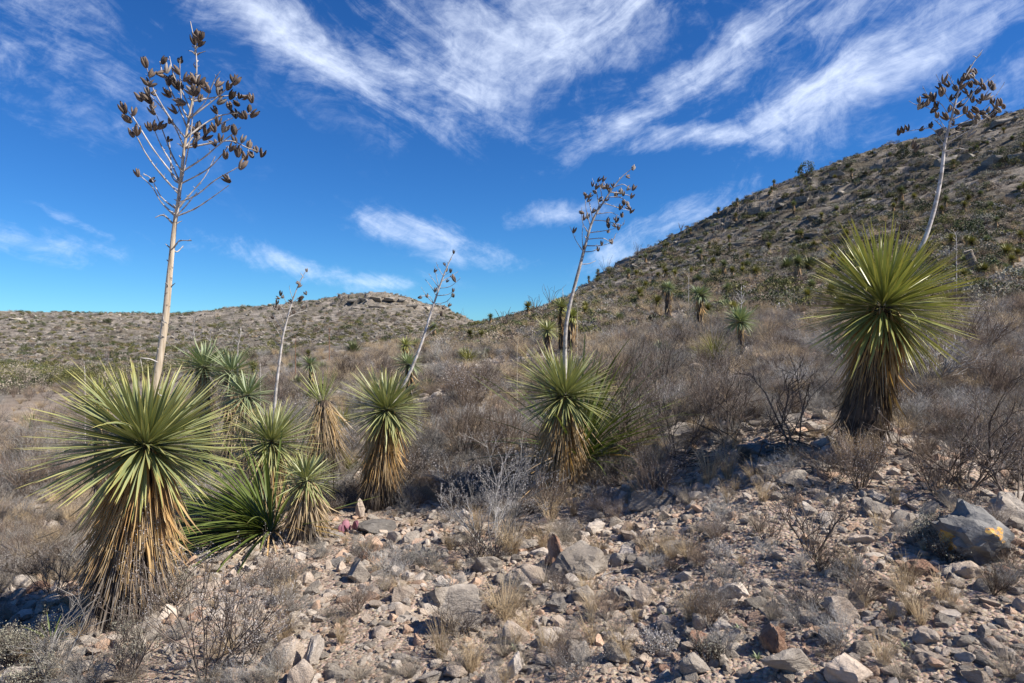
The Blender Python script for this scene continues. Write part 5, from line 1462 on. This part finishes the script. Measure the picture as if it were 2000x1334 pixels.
BRUSH = [
    brush_mesh('brush', 401, .62, 16, .9, [M['twig_grey']], level=2, rad=.008, kids=(4, 5)),
    brush_mesh('brush', 402, .62, 20, .7, [M['twig_red']], level=2, rad=.007, kids=(4, 5), spread=.5),
    brush_mesh('brush', 403, .62, 14, 1.0, [M['twig_dark'], M['small_leaf']], level=2, rad=.008, kids=(4, 5)),
    brush_mesh('brush', 404, .62, 18, 1.1, [M['twig_grey'], M['small_leaf_dull']], level=2, rad=.005, kids=(4, 6)),
    brush_mesh('brush', 405, .62, 22, .55, [M['twig_red'], M['small_leaf']], level=2, rad=.0045, kids=(4, 5), spread=.45),
    brush_mesh('brush', 406, .62, 12, 1.1, [M['twig_grey'], M['small_leaf']], level=2, rad=.005, kids=(5, 7)),
]
BW_WORDS = ['grey tangled', 'reddish upright', 'dark twiggy', 'dull grey leafy', 'fuzzy brown', 'silvery spreading']
BLAND = LAND + [(1367, 640, 'the tall dark trunked yucca'), (1447, 662, 'the silvery rosette'), (915, 660, 'the skyline sotol'), (606, 745, 'the single round yucca'), (1395, 710, 'the green grassy clump'),
                (1560, 550, 'the three headed yucca'), (1069, 668, 'the pale yucca ball'), (792, 700, 'the tan skirted slope yucca'), (1850, 540, 'the yellow green clump'), (62, 765, 'the far left rosette'), (700, 700, 'the brushy rise')]


def where2(px, py):
    ds = sorted((math.hypot(px - a, (py - b) * 1.6), a, b, n) for a, b, n in BLAND)
    d, a, b, n = ds[0]
    h = 'left of' if px < a - 20 else 'right of' if px > a + 20 else ''
    v = 'above' if py < b - 12 else 'below' if py > b + 12 else ''
    return ((v + ' and ' + h) if h and v else (h or v or 'beside')) + ' ' + n


MAIN = [(240, 1215), (1672, 880), (1092, 962), (732, 992), (520, 1010), (600, 1055)]
CLEAR = []
for o_ in COL.objects:
    if o_.parent is None and (o_.name.startswith('yucca_plant') or o_.name.startswith('green_sotol') or o_.name.startswith('bear_grass')):
        CLEAR.append((o_.location.x, o_.location.y))
CLEAR = np.array(CLEAR)


def blocked(x, y):
    """plants keep a little ground free round them"""
    x = np.atleast_1d(x); y = np.atleast_1d(y)
    rad_ = .05 * np.hypot(CLEAR[:, 0], CLEAR[:, 1])
    m_ = (np.hypot(x[:, None] - CLEAR[None, :, 0], y[:, None] - CLEAR[None, :, 1]) < rad_[None] + .15).any(1)
    return m_ if len(m_) > 1 else bool(m_[0])


# the biggest dry bushes of the brushy slope, one by one
n = 0; tries = 0; taken = []
while n < 270 and tries < 8000:
    tries += 1
    a = R(rnd.uniform(-37.5, 37.5)); rad = 6.2 * (26 / 6.2) ** (rnd.random() ** 1.05)
    x0, y0 = rad * math.sin(a), rad * math.cos(a)
    if float(brush_weight(np.array([x0]), np.array([y0]))[0]) < .25 + .3 * rnd.random(): continue
    s = (rnd.uniform(.35, .75) if rnd.random() < .8 else rnd.uniform(.8, 1.15)) * (1.0 if rad > 9 else .62)
    if any((x0 - a_) ** 2 + (y0 - b_) ** 2 < (.55 * (s + c_) * .62) ** 2 for a_, b_, c_ in taken): continue
    p = Vector((x0, y0, gz(x0, y0))); px, py = project(p)
    if not (-60 < px < 2060) or py > 1000: continue
    if any(abs(px - bx_) < 70 and -70 < by_ - py + (-20) < 60 and rad < 7.2 for bx_, by_ in MAIN): continue
    if 1560 < px < 1800 and 780 < py < 900: continue
    k = rnd.randrange(len(BRUSH))
    if blocked(x0, y0): continue
    o = obj('dry_bush', BRUSH[k], loc=p, rot=(rnd.uniform(-.1, .1), rnd.uniform(-.1, .1), rnd.uniform(0, 6.3)), scale=(s * 1.15, s * 1.15, s * rnd.uniform(.75, 1.05)))
    tag(o, '%s %s dry bush %s' % (BW_WORDS[k], 'big' if s > .72 else 'small', where2(px, py)), 'bush', 'dry bushes on the brushy slope')
    taken.append((x0, y0, s)); n += 1

bc = proto_collection('undergrowth_shape', BRUSH)
x, y = polar(7600, 5.8, 62, rng)
k = (brush_weight(x, y) + rng.uniform(-.35, .35, len(x)) > .5) & ~blocked(x, y)
k &= ~((x / y < -.36) & (np.hypot(x, y) > 26) & (rng.uniform(0, 1, len(x)) < .85))
k &= ~((np.hypot(x, y) > 34) & (rng.uniform(0, 1, len(x)) < .45))
x, y = x[k], y[k]
s = rng.uniform(.18, .52, len(x)) * np.clip(np.hypot(x, y) / 16, .65, 1.1)
z = ground(x, y)
scatter('undergrowth', bc, len(BRUSH), np.stack([x, y, z], -1), np.stack([rng.uniform(-.15, .15, len(x)), rng.uniform(-.15, .15, len(x)), rng.uniform(0, 6.3, len(x))], -1),
        np.stack([s * 1.25, s * 1.25, s * rng.uniform(.7, 1.0, len(x))], -1), rng, 'dense grey and reddish dry undergrowth over the whole slope', 'undergrowth')
# small low brush close by, between the yuccas
x, y = polar(1500, 3.0, 9, rng)
k = (brush_weight(x, y) + rng.uniform(-.5, .5, len(x)) > .44) | (rng.uniform(0, 1, len(x)) < .05)
x, y = x[k], y[k]; z = ground(x, y); s = rng.uniform(.10, .26, len(x))
scatter('low_undergrowth', bc, len(BRUSH), np.stack([x, y, z], -1), np.stack([rng.uniform(-.3, .3, len(x)), rng.uniform(-.3, .3, len(x)), rng.uniform(0, 6.3, len(x))], -1),
        np.stack([s * 1.3, s * 1.3, s], -1), rng, 'low dry undergrowth between the stones', 'undergrowth')
tcn = proto_collection('grass_shape', TUFTS)
x, y = polar(8500, 3.2, 60, rng)
r_ = np.hypot(x, y)
k = ((brush_weight(x, y) * .8 + rng.uniform(-.4, .4, len(x)) > .38) | (rng.uniform(0, 1, len(x)) < .04)) & ~blocked(x, y)
x, y = x[k], y[k]; r_ = r_[k]; z = ground(x, y); s = rng.uniform(.15, .44, len(x)) * np.clip(r_ / 12, .55, 1.6)
scatter('dry_grass', tcn, len(TUFTS), np.stack([x, y, z], -1), np.stack([rng.uniform(-.2, .2, len(x)), rng.uniform(-.2, .2, len(x)), rng.uniform(0, 6.3, len(x))], -1),
        np.stack([s, s, s], -1), rng, 'tawny dry grass growing through the brush', 'grass')


# ------------------------------------------------------------------ distant plants
def spiky_mesh(seed, n, L, span, trunk, skirt, wid, mats):
    """a small yucca: blades, hanging dead leaves, trunk"""
    r = np.random.RandomState(seed)
    i = np.arange(n); t = (i + .5) / n; ph = np.arccos(1 - t * (1 - math.cos(R(span)))); a = i * 2.39996 + r.normal(0, .1, n)
    D = np.stack([np.cos(a) * np.sin(ph), np.sin(a) * np.sin(ph), np.cos(ph)], -1) + r.normal(0, .06, (n, 3))
    D /= np.linalg.norm(D, axis=1, keepdims=True)
    C = np.array([0, 0, trunk]); side = np.cross(D, [0.01, 0, 1]); side /= np.linalg.norm(side, axis=1, keepdims=True)
    Ln = (L * r.uniform(.8, 1.05, n))[:, None]
    A = C + D * .04 * L; w_ = wid * L
    V = np.stack([A - side * w_ * .5, A + side * w_ * .5, C + D * Ln * .55 + side * w_ * .5, C + D * Ln * .55 - side * w_ * .5,
                  C + D * Ln + side * w_ * .07, C + D * Ln - side * w_ * .07], 1).reshape(-1, 3)
    b = np.arange(n)[:, None] * 6
    Q = np.concatenate([b + [[0, 1, 2, 3]], b + [[3, 2, 4, 5]]])
    parts = [(V, Q, 0)]
    if skirt:
        m = int(n * .7); a = r.uniform(0, 6.3, m); h0 = trunk * (1 - r.uniform(0, .35, m)); o_ = r.uniform(.05, .12, m) * L * 3
        top = np.stack([np.cos(a) * .06, np.sin(a) * .06, h0], -1); ln = np.minimum(h0, .42 * L / .4)
        bot = np.stack([np.cos(a) * (.06 + o_), np.sin(a) * (.06 + o_), h0 - ln], -1)
        sd = np.stack([-np.sin(a), np.cos(a), a * 0], -1) * .02
        V2 = np.stack([top - sd, top + sd, bot + sd * .6, bot - sd * .6], 1).reshape(-1, 3)
        parts.append((V2, np.arange(m * 4).reshape(m, 4), 1))
    if trunk > .2:
        v, q_ = tubes([(np.array([[[0, 0, -.1], [0.01, 0, trunk * .5], [0, 0, trunk]]]), np.array([[.11, .09, .08]]))], 6)
        parts.append((v, q_, 2))
    return parts


def far_yucca_parts(seed, *a_):
    ps = spiky_mesh(seed, *a_, None)
    names = ['crown', 'dead_leaves', 'trunk']; mm = [M['far_blade'], M['far_dead'], M['trunk']]
    return [(names[k], mesh(names[k], v, q_, [mm[k]])) for v, q_, k in ps]


FARY = [far_yucca_parts(11, 170, .46, 124, .95, True, .10), far_yucca_parts(12, 150, .48, 118, .62, True, .10), far_yucca_parts(13, 160, .46, 100, .16, True, .10), far_yucca_parts(14, 150, .42, 125, 1.35, True, .10)]
for (nm, me) in FARY[1][:1]:
    me.materials.clear(); me.materials.append(M['far_blade_yellow'])
FW = ['tall trunked', 'short yellowish', 'trunkless', 'very tall thin']


def far_yucca(p, k, s, label, group):
    root = empty('hill_yucca', p, rnd.uniform(0, 6.3)); root.scale = (s, s, s); tag(root, label, 'yucca', group)
    for nm, me in FARY[k]:
        o = bpy.data.objects.new(nm, me); COL.objects.link(o); o.parent = root
    return root


HAND = [  # foot of each, its height in the photograph, kind, what tells it apart
    (1558, 552, 58, 0, 'three headed yucca on the slope left of the big right crown'), (1582, 532, 34, 2, 'right head of the three headed yucca'), (1538, 530, 30, 2, 'left head beside the three headed yucca'),
    (1284, 612, 40, 1, 'pale yucca with orange skirt left of the two toned one'), (1249, 592, 34, 1, 'small yucca left of the two toned one'), (1300, 545, 24, 1, 'little orange skirted yucca above the two toned one'),
    (1227, 548, 26, 0, 'slim yucca on the upper brush right of the middle stalk'), (1242, 545, 20, 1, 'stub yucca beside the slim one'), (1031, 618, 32, 1, 'stubby yucca on the skyline left of the middle stalk'),
    (1364, 556, 22, 2, 'green tuft crown directly above the tall dark trunked yucca'), (1382, 628, 40, 1, 'grey green yucca tucked right of the tall dark trunk'), (1418, 608, 26, 2, 'yellow green rosette left of the silvery one'),
    (1452, 606, 22, 2, 'second yellow green rosette above the silvery one'), (1422, 572, 22, 2, 'small grey rosette above the yellow green ones'), (1475, 548, 30, 1, 'bushy yellowish yucca on the mid slope'),
    (1450, 540, 22, 1, 'middle of three small yuccas on the mid slope'), (1430, 542, 24, 1, 'left of three small yuccas on the mid slope'), (958, 640, 30, 0, 'tiny trunked yucca on the skyline by the sotol'),
    (690, 698, 36, 2, 'grey green rosette over a dark bush on the brushy rise'), (814, 684, 26, 2, 'yucca rosette right of the tan skirted slope yucca'), (630, 730, 26, 2, 'yellow green tuft right of the single round yucca'),
    (848, 662, 34, 0, 'brown trunked yucca on the far brush crest'), (842, 656, 24, 1, 'tan yucca beside the brown trunked one'), (560, 700, 16, 2, 'low yellow rosette on the brush edge'), (580, 704, 16, 2, 'second low yellow rosette on the brush edge'),
    (1760, 400, 40, 0, 'yucca under the arching stalk left side high on the hill'), (1745, 412, 18, 1, 'orange stub yucca near the arching stalk'), (1550, 420, 26, 0, 'slim yucca on the hill above the three headed one'),
    (1425, 495, 22, 0, 'slim yucca on the rocky mid hill'), (1440, 412, 18, 0, 'tiny yucca on the skyline of the right hill'), (1403, 425, 16, 1, 'stub yucca on the hill skyline'), (1785, 395, 20, 1, 'orange yucca right of the arching stalk'),
    (1150, 545, 16, 0, 'thin yucca on the lower skyline'), (1168, 540, 14, 1, 'tiny stub on the lower skyline'), (495, 742, 40, 1, 'yellow tipped yucca right of the blue green clump'), (395, 800, 40, 1, 'brownish crown behind the blue green clump'),
]
for px, py, hp, k, lb in HAND:
    p = hit(px, py, 7)
    if p is None: continue
    H = [1.4, 1.08, .6, 1.75][k]
    s = hp * p.y / F / H
    far_yucca(p, k, s, lb, 'yuccas up the slope')
# smaller ones higher on the right hill and on the far hill
YL = []; n = 0; tries = 0
while n < 150 and tries < 4000:
    tries += 1
    if n < 95:
        px, py = rnd.uniform(1180, 2005), rnd.uniform(215, 560)
    else:
        px, py = rnd.uniform(1000, 2005), rnd.uniform(480, 640)
    p = hit(px, py, 14, 330, True)
    if p is None or p.y > 150 or p.x < 0: continue
    if p.y < 17: continue
    k = rnd.choice([1, 1, 2, 2, 2, 2, 0] if p.y > 30 else [1, 2, 2]); s = rnd.uniform(.55, .95) * (.8 if k == 3 else 1)
    zone = 'high on the right hill' if py < 330 else 'midway up the right hill' if py < 430 else 'on the lower right hill' if py < 520 else 'on the hill foot'
    side_ = 'right of the arching stalk' if px > 1860 else 'by the big right crown' if px > 1620 else 'left of the big right crown' if px > 1400 else 'toward the skyline'
    YL.append((p, k, s, px, py)); n += 1


def shrub_mesh(seed, n, mat, w_=.5, h_=.42, leaf=.075, twigs=True, mat2='twig_dark'):
    r = np.random.RandomState(seed); P = r.normal(0, 1, (n, 3)); P /= np.linalg.norm(P, axis=1, keepdims=True); P *= r.uniform(.35, 1.0, (n, 1)) ** .5
    P = P * [w_, w_, h_] * (1 + .35 * np.sin(P[:, :1] * 4 + seed)) + [0, 0, h_ * .85]
    P = P[P[:, 2] > 0.02]
    v, q_ = leaf_cards(P, leaf, r, 1.7); parts = [(v, q_, 0)]
    m = 14; T = P[r.randint(0, len(P), m)]; S_ = np.stack([T * [.05, .05, 0], T * [.5, .5, .55], T], 1)
    v, q_ = tubes([(S_, np.tile([.014, .010, .005], (m, 1)))], 3); parts.append((v, q_, 1))
    V, Q, Mi = join(parts)
    return mesh('shrub', V, Q, [M[mat], M[mat2]], False, midx=Mi)


SHR = [shrub_mesh(1, 700, 'evergreen', .5, .36, .05), shrub_mesh(2, 600, 'olive_leaf', .55, .28, .05), shrub_mesh(3, 600, 'evergreen', .6, .26, .05), shrub_mesh(4, 600, 'olive_leaf', .4, .38, .05), shrub_mesh(5, 600, 'small_leaf_dull', .55, .28, .045)]
HLAND = [(1572, 345, 'the dark skyline shrub'), (1900, 520, 'the leaning stump'), (1838, 345, 'the arching stalk'), (1560, 550, 'the three headed yucca'), (1367, 610, 'the tall dark trunked yucca'),
         (1445, 630, 'the silvery rosette'), (1725, 450, 'the big right crown'), (1300, 590, 'the two toned yucca'), (1400, 495, 'the green round bush'), (1980, 230, 'the top right corner of the hill'),
         (1660, 290, 'the steep skyline'), (1250, 500, 'the low skyline'), (1970, 420, 'the right edge of the hill'), (1475, 540, 'the bushy mid slope yucca'), (1100, 610, 'the yuccas behind the middle stalk'),
         (60, 610, 'the left end of the far crest'), (320, 640, 'the tall tan stalk'), (450, 655, 'the far rock knot'), (560, 600, 'the second stalk'), (750, 590, 'the far cliff'), (860, 600, 'the tilted stalk'), (150, 715, 'the olive belt'), (200, 660, 'the middle of the far flank')]


def where3(px, py):
    ds = sorted((math.hypot(px - a, (py - b) * 1.3), a, b, n) for a, b, n in HLAND)
    d, a, b, n = ds[0]
    h = 'left of' if px < a - 12 else 'right of' if px > a + 12 else ''
    v = 'above' if py < b - 10 else 'below' if py > b + 10 else ''
    return  ((v + ' and ' + h) if h and v else (h or v or 'beside')) + ' ' + n


SW = ['dark green round', 'low olive', 'dark spreading', 'upright olive', 'low grey green']
for p, k, s, px, py in YL:
    far_yucca(p, k, s, '%s %s yucca %s' % ('big' if s > .75 else 'small', FW[k], where3(px, py)), 'small yuccas on the right hill')
n = 0; tries = 0
while n < 290 and tries < 5000:
    tries += 1
    if n < 200: px, py = rnd.uniform(1050, 2005), rnd.uniform(212, 600)
    else: px, py = rnd.uniform(-5, 900), rnd.uniform(590, 712)
    p = hit(px, py, 16, 330, True)
    if p is None or p.y > 260: continue
    if n < 200 and (p.x < 0 or rnd.random() > .35 + p.y / 120): continue
    if n >= 200 and p.y < 70: continue
    k = rnd.randrange(5); s = rnd.uniform(.5, 1.25) * (1.0 if n < 200 else 1.5)
    o = obj('hill_shrub', SHR[k], loc=p, rot=(0, 0, rnd.uniform(0, 6.3)), scale=(s, s, s * rnd.uniform(.8, 1.15)))
    if n < 200:
        zone = 'high on the right hill' if py < 330 else 'midway up the right hill' if py < 430 else 'on the lower right hill'
        side_ = 'right of the arching stalk' if px > 1860 else 'by the big right crown' if px > 1620 else 'left of the big right crown' if px > 1400 else 'toward the skyline'
    else:
        zone = 'on the crest of the far hill' if py < 625 else 'on the flank of the far hill' if py < 680 else 'at the foot of the far hill'
        side_ = 'left of the tall stalk' if px < 310 else 'between two stalks' if px < 545 else 'right of the second stalk'
    tag(o, '%s %s shrub %s' % ('big' if s > .95 else 'small', SW[k], where3(px, py)), 'shrub', 'shrubs on the hills'); n += 1
# green clumps that dot the grey brush
for i in range(46):
    for _ in range(20):
        px, py = rnd.uniform(420, 2000), rnd.uniform(630, 840)
        p = hit(px, py, 6)
        if 14 < p.y < 40 and not blocked(p.x, p.y): break
    if i % 2:
        s = rnd.uniform(.45, .8)
        o = obj('green_shrub', SHR[rnd.choice([1, 3, 0, 4])], loc=p, rot=(0, 0, rnd.uniform(0, 6.3)), scale=(s, s, s)); tag(o, 'small olive shrub in brush %s' % where2(px, py), 'shrub', 'green clumps in the brush')
    else:
        far_yucca(p, rnd.choice([2, 2, 1]), rnd.uniform(.5, .85), 'green rosette in brush %s' % where2(px, py), 'green clumps in the brush')
# round shrubs that stand out against the sky or the slope
for px, py, hp, k, lb in [(1572, 348, 34, 0, 'dark round shrub on the skyline of the right hill'), (1400, 500, 26, 3, 'green round bush low on the hill right of the middle stalk'), (1762, 316, 26, 0, 'dark bush by the left of the arching stalk'),
                          (1840, 540, 36, 1, 'olive bush behind the right of the big crown'), (1975, 585, 50, 2, 'broad dark shrub at the right edge'), (1915, 470, 26, 0, 'dark shrub above the leaning stump'), (865, 690, 30, 4, 'dark round shrub left of the skyline sotol'),
                          (1100, 700, 30, 4, 'dull shrub behind the middle crown')]:
    p = hit(px, py, 9); s = hp * p.y / F / .8
    o = obj('round_shrub', SHR[k], loc=p, scale=(s, s, s)); tag(o, lb, 'shrub', 'shrubs on the hills')

scn = proto_collection('far_shrub_shape', [shrub_mesh(21, 240, 'evergreen', .5, .28, .075), shrub_mesh(22, 220, 'olive_leaf', .5, .24, .075), shrub_mesh(26, 260, 'twig_red', .6, .26, .06), shrub_mesh(24, 220, 'small_leaf_dull', .5, .22, .07, mat2='twig_grey'),
                                          shrub_mesh(25, 200, 'olive_leaf', .35, .3, .07), shrub_mesh(28, 260, 'twig_grey', .6, .26, .06), shrub_mesh(27, 260, 'straw_grey', .6, .24, .06), shrub_mesh(29, 260, 'straw', .5, .2, .05)])
x, y = polar(24000, 85, 250, rng, span=42)
k = (x / y < .06) & (fbm(x * .03, y * .03, 3, 501) + .5 * rng.uniform(-1, 1, len(x)) > -.12); x, y = x[k], y[k]
s = rng.uniform(.4, 1.3, len(x))
scatter('far_hill_scrub', scn, 8, np.stack([x, y, ground(x, y)], -1), np.stack([x * 0, x * 0, rng.uniform(0, 6.3, len(x))], -1), s, rng, 'dark green and tan scrub dotted over the far hill', 'scrub')
x, y = polar(24000, 24, 130, rng)
k = (x / y > -.12) & (rng.uniform(0, 1, len(x)) < .25 + .75 * sstep(28, 55, np.hypot(x, y))) & (ground(x, y) > 1.2); x, y = x[k], y[k]
s = rng.uniform(.25, .9, len(x)) ** 1.3 * 1.05
scatter('hillside_scrub', scn, 8, np.stack([x, y, ground(x, y)], -1), np.stack([x * 0, x * 0, rng.uniform(0, 6.3, len(x))], -1), s, rng, 'low green and straw scrub all over the right hillside', 'scrub')
# olive creosote belt across the pale flat at the foot of the far hill
x, y = polar(6500, 52, 88, rng, span=42); k = (x / y < -.34) & ((np.hypot(x, y) > 62) | (rng.uniform(0, 1, len(x)) < .12)); x, y = x[k], y[k]
cc = proto_collection('creosote_shape', [shrub_mesh(31, 420, 'olive_leaf', .7, .45, .05), shrub_mesh(32, 420, 'straw_grey', .7, .4, .05), shrub_mesh(33, 420, 'evergreen', .8, .4, .05)])
scatter('creosote_belt', cc, 3, np.stack([x, y, ground(x, y)], -1), np.stack([x * 0, x * 0, rng.uniform(0, 6.3, len(x))], -1), rng.uniform(.7, 1.5, len(x)), rng, 'olive brown scrub belt below the far hill', 'scrub')
x, y = polar(1500, 11, 75, rng, span=42); k = (x / y < -.3); x, y = x[k], y[k]
scatter('flat_scrub', bc, len(BRUSH), np.stack([x, y, ground(x, y)], -1), np.stack([x * 0, x * 0, rng.uniform(0, 6.3, len(x))], -1), rng.uniform(.4, .95, len(x)), rng, 'grey scrub scattered on the pale flat', 'scrub')


# ------------------------------------------------------------------ wands, far stalks, stump
def wand_bush(px, py, hpx, label, seed):
    r = random.Random(seed); p = hit(px, py, 12); h = hpx * p.y / F
    root = empty('ocotillo', p); tag(root, label, 'ocotillo', 'ocotillos on the skyline')
    for i in range(11):
        a = r.uniform(0, 6.3); s = r.uniform(.15, .75)
        d = Vector((math.cos(a) * s, math.sin(a) * s, 1)).normalized(); L = h * r.uniform(.65, 1.05)
        pts = [Vector((0, 0, -.05)), d * L * .4, d * L * .75 + Vector((r.gauss(0, .03), r.gauss(0, .03), .03)) * h, d * L + Vector((r.gauss(0, .07), r.gauss(0, .07), .02)) * h]
        poly_tube('wand', pts, [.02, .018, .014, .008], M['twig_dark'], root, 4, .2, i)


for i, (px, py, hp, lb) in enumerate([(1045, 612, 42, 'ocotillo with thin wands on the skyline by the stubby yucca'), (985, 640, 40, 'ocotillo fan left of the stubby skyline yucca'), (1185, 540, 40, 'ocotillo on the slope skyline right of the middle stalk'),
                                      (1245, 500, 26, 'small ocotillo higher along the skyline'), (900, 640, 38, 'ocotillo behind the skyline sotol'), (1075, 590, 44, 'ocotillo left of the upper yucca head'), (1330, 455, 18, 'tiny ocotillo on the hill edge'), (700, 600, 14, 'tiny wands on the far crest')][:7]):
    wand_bush(px, py, hp, lb, 60 + i)


def far_stalk(path, Y, rad, label, seed, mat='stalk_grey', nb=10):
    r = random.Random(seed); bx = (path[0][0] - 1000) / F * Y; p = Vector((bx, Y, gz(bx, Y)))
    root = empty('dead_flower_stalk', p); tag(root, label, 'dead stalk', 'bare flower stalks')
    pts = [Vector((0, 0, -.05))] + [at(a_, b_, Y) - p for a_, b_ in path]
    _, P = poly_tube('stem', pts, np.linspace(rad, rad * .25, len(pts)), M[mat], root, 5, .1, seed)
    for i in range(nb):
        k = int(len(P) * r.uniform(.45, .97)); a = r.uniform(0, 6.3); L = r.uniform(.08, .26) * (1.3 - k / len(P)) * rad / .012
        d = Vector((math.cos(a), math.sin(a), .7)); q0 = Vector(P[k])
        poly_tube('branch', [q0, q0 + d * L * .5 + Vector((0, 0, .01)), q0 + d * L + Vector((0, 0, .05)) * L * 4], [rad * .35, rad * .3, rad * .15], M[mat], root, 3, .2, i)


far_stalk([(383, 690), (378, 650), (381, 612)], 10.6, .011, 'bare branched grey stalk right of the tall tan stalk', 1, nb=16)
far_stalk([(464, 692), (468, 662), (472, 638)], 10.2, .013, 'short whitish stalk above the blue green clump', 2, nb=8)
far_stalk([(412, 690), (411, 660), (410, 640)], 12, .008, 'faint branching stalk between two whiter stalks', 3, nb=14)
far_stalk([(508, 725), (507, 703)], 9.5, .011, 'stub of a stalk right of the blue green clump', 4, nb=0)
far_stalk([(166, 748), (164, 706)], 15, .012, 'thin bare stalk on the pale flat', 5, nb=3)
far_stalk([(643, 684), (643, 640)], 35, .035, 'straight brown stalk on the brush crest', 6, 'stalk_brown', nb=4)
far_stalk([(1447, 612), (1449, 585), (1447, 560)], 13.6, .014, 'white stalk forking above the silvery rosette', 7, nb=12)
far_stalk([(577, 690), (576, 655)], 24, .02, 'thin brown stalk left of the straight brown one', 8, 'stalk_brown', nb=2)
far_stalk([(1100, 600), (1099, 562)], 19.2, .018, 'white stump of a stalk beside the middle stalk', 9, nb=2)
far_stalk([(1127, 640), (1129, 590), (1131, 560)], 14, .010, 'tan straw like stalk right of the middle stalk', 10, 'stalk_tan', nb=2)
far_stalk([(1010, 700), (1014, 640)], 9.5, .006, 'thin tan wand left of the middle crown', 11, 'stalk_tan', nb=1)
far_stalk([(1345, 570), (1346, 520)], 30, .02, 'thin bare stalk on the mid slope', 12, nb=2)
far_stalk([(1868, 470), (1862, 450)], 20, .015, 'small bare stalk right of the big right crown', 13, nb=6)

# leaning stump right of the big right yucca
p = hit(1906, 528, 9); root = empty('leaning_stump', p); tag(root, 'leaning cut grey stump right of the big right yucca crown', 'stump')
k_ = p.y / F
_, P = poly_tube('trunk', [Vector((.1, 0, -.15)), Vector((0, 0, .1)), Vector((-8 * k_, 0, 18 * k_)), Vector((-16 * k_, 0, 38 * k_))], [9 * k_, 8.5 * k_, 8.5 * k_, 8 * k_], M['old_wood'], root, 10, .08, 3)
v_ = [(math.cos(a) * 8 * k_, math.sin(a) * 8 * k_, 0) for a in np.linspace(0, 2 * math.pi, 11)[:-1]]
cut = mesh('cut_face', v_ + [(0, 0, .02)], np.array([(i, (i + 1) % 10, 10) for i in range(10)]), [M['stalk_tan']])
obj('cut_face', cut, root, (-16 * k_, 0, 38 * k_), (0, -.4, 0))

for o in COL.objects:
    if o.type == 'MESH' and o.name.startswith('leaf') is False and not o.data.materials:
        print('no material', o.name)
for nm, (px, py), Y in (('y1', (240, 1215), 4.08), ('y5', (1672, 880), 5.2), ('y4', (1092, 962), 6.55), ('y3', (732, 992), 6.95), ('y2', (520, 1010), 6.6), ('y6', (600, 1055), 5.75)):
    x_ = (px - 1000) / F * Y; print(nm, 'foot at', round(project((x_, Y, gz(x_, Y)))[1]), 'wanted', py)
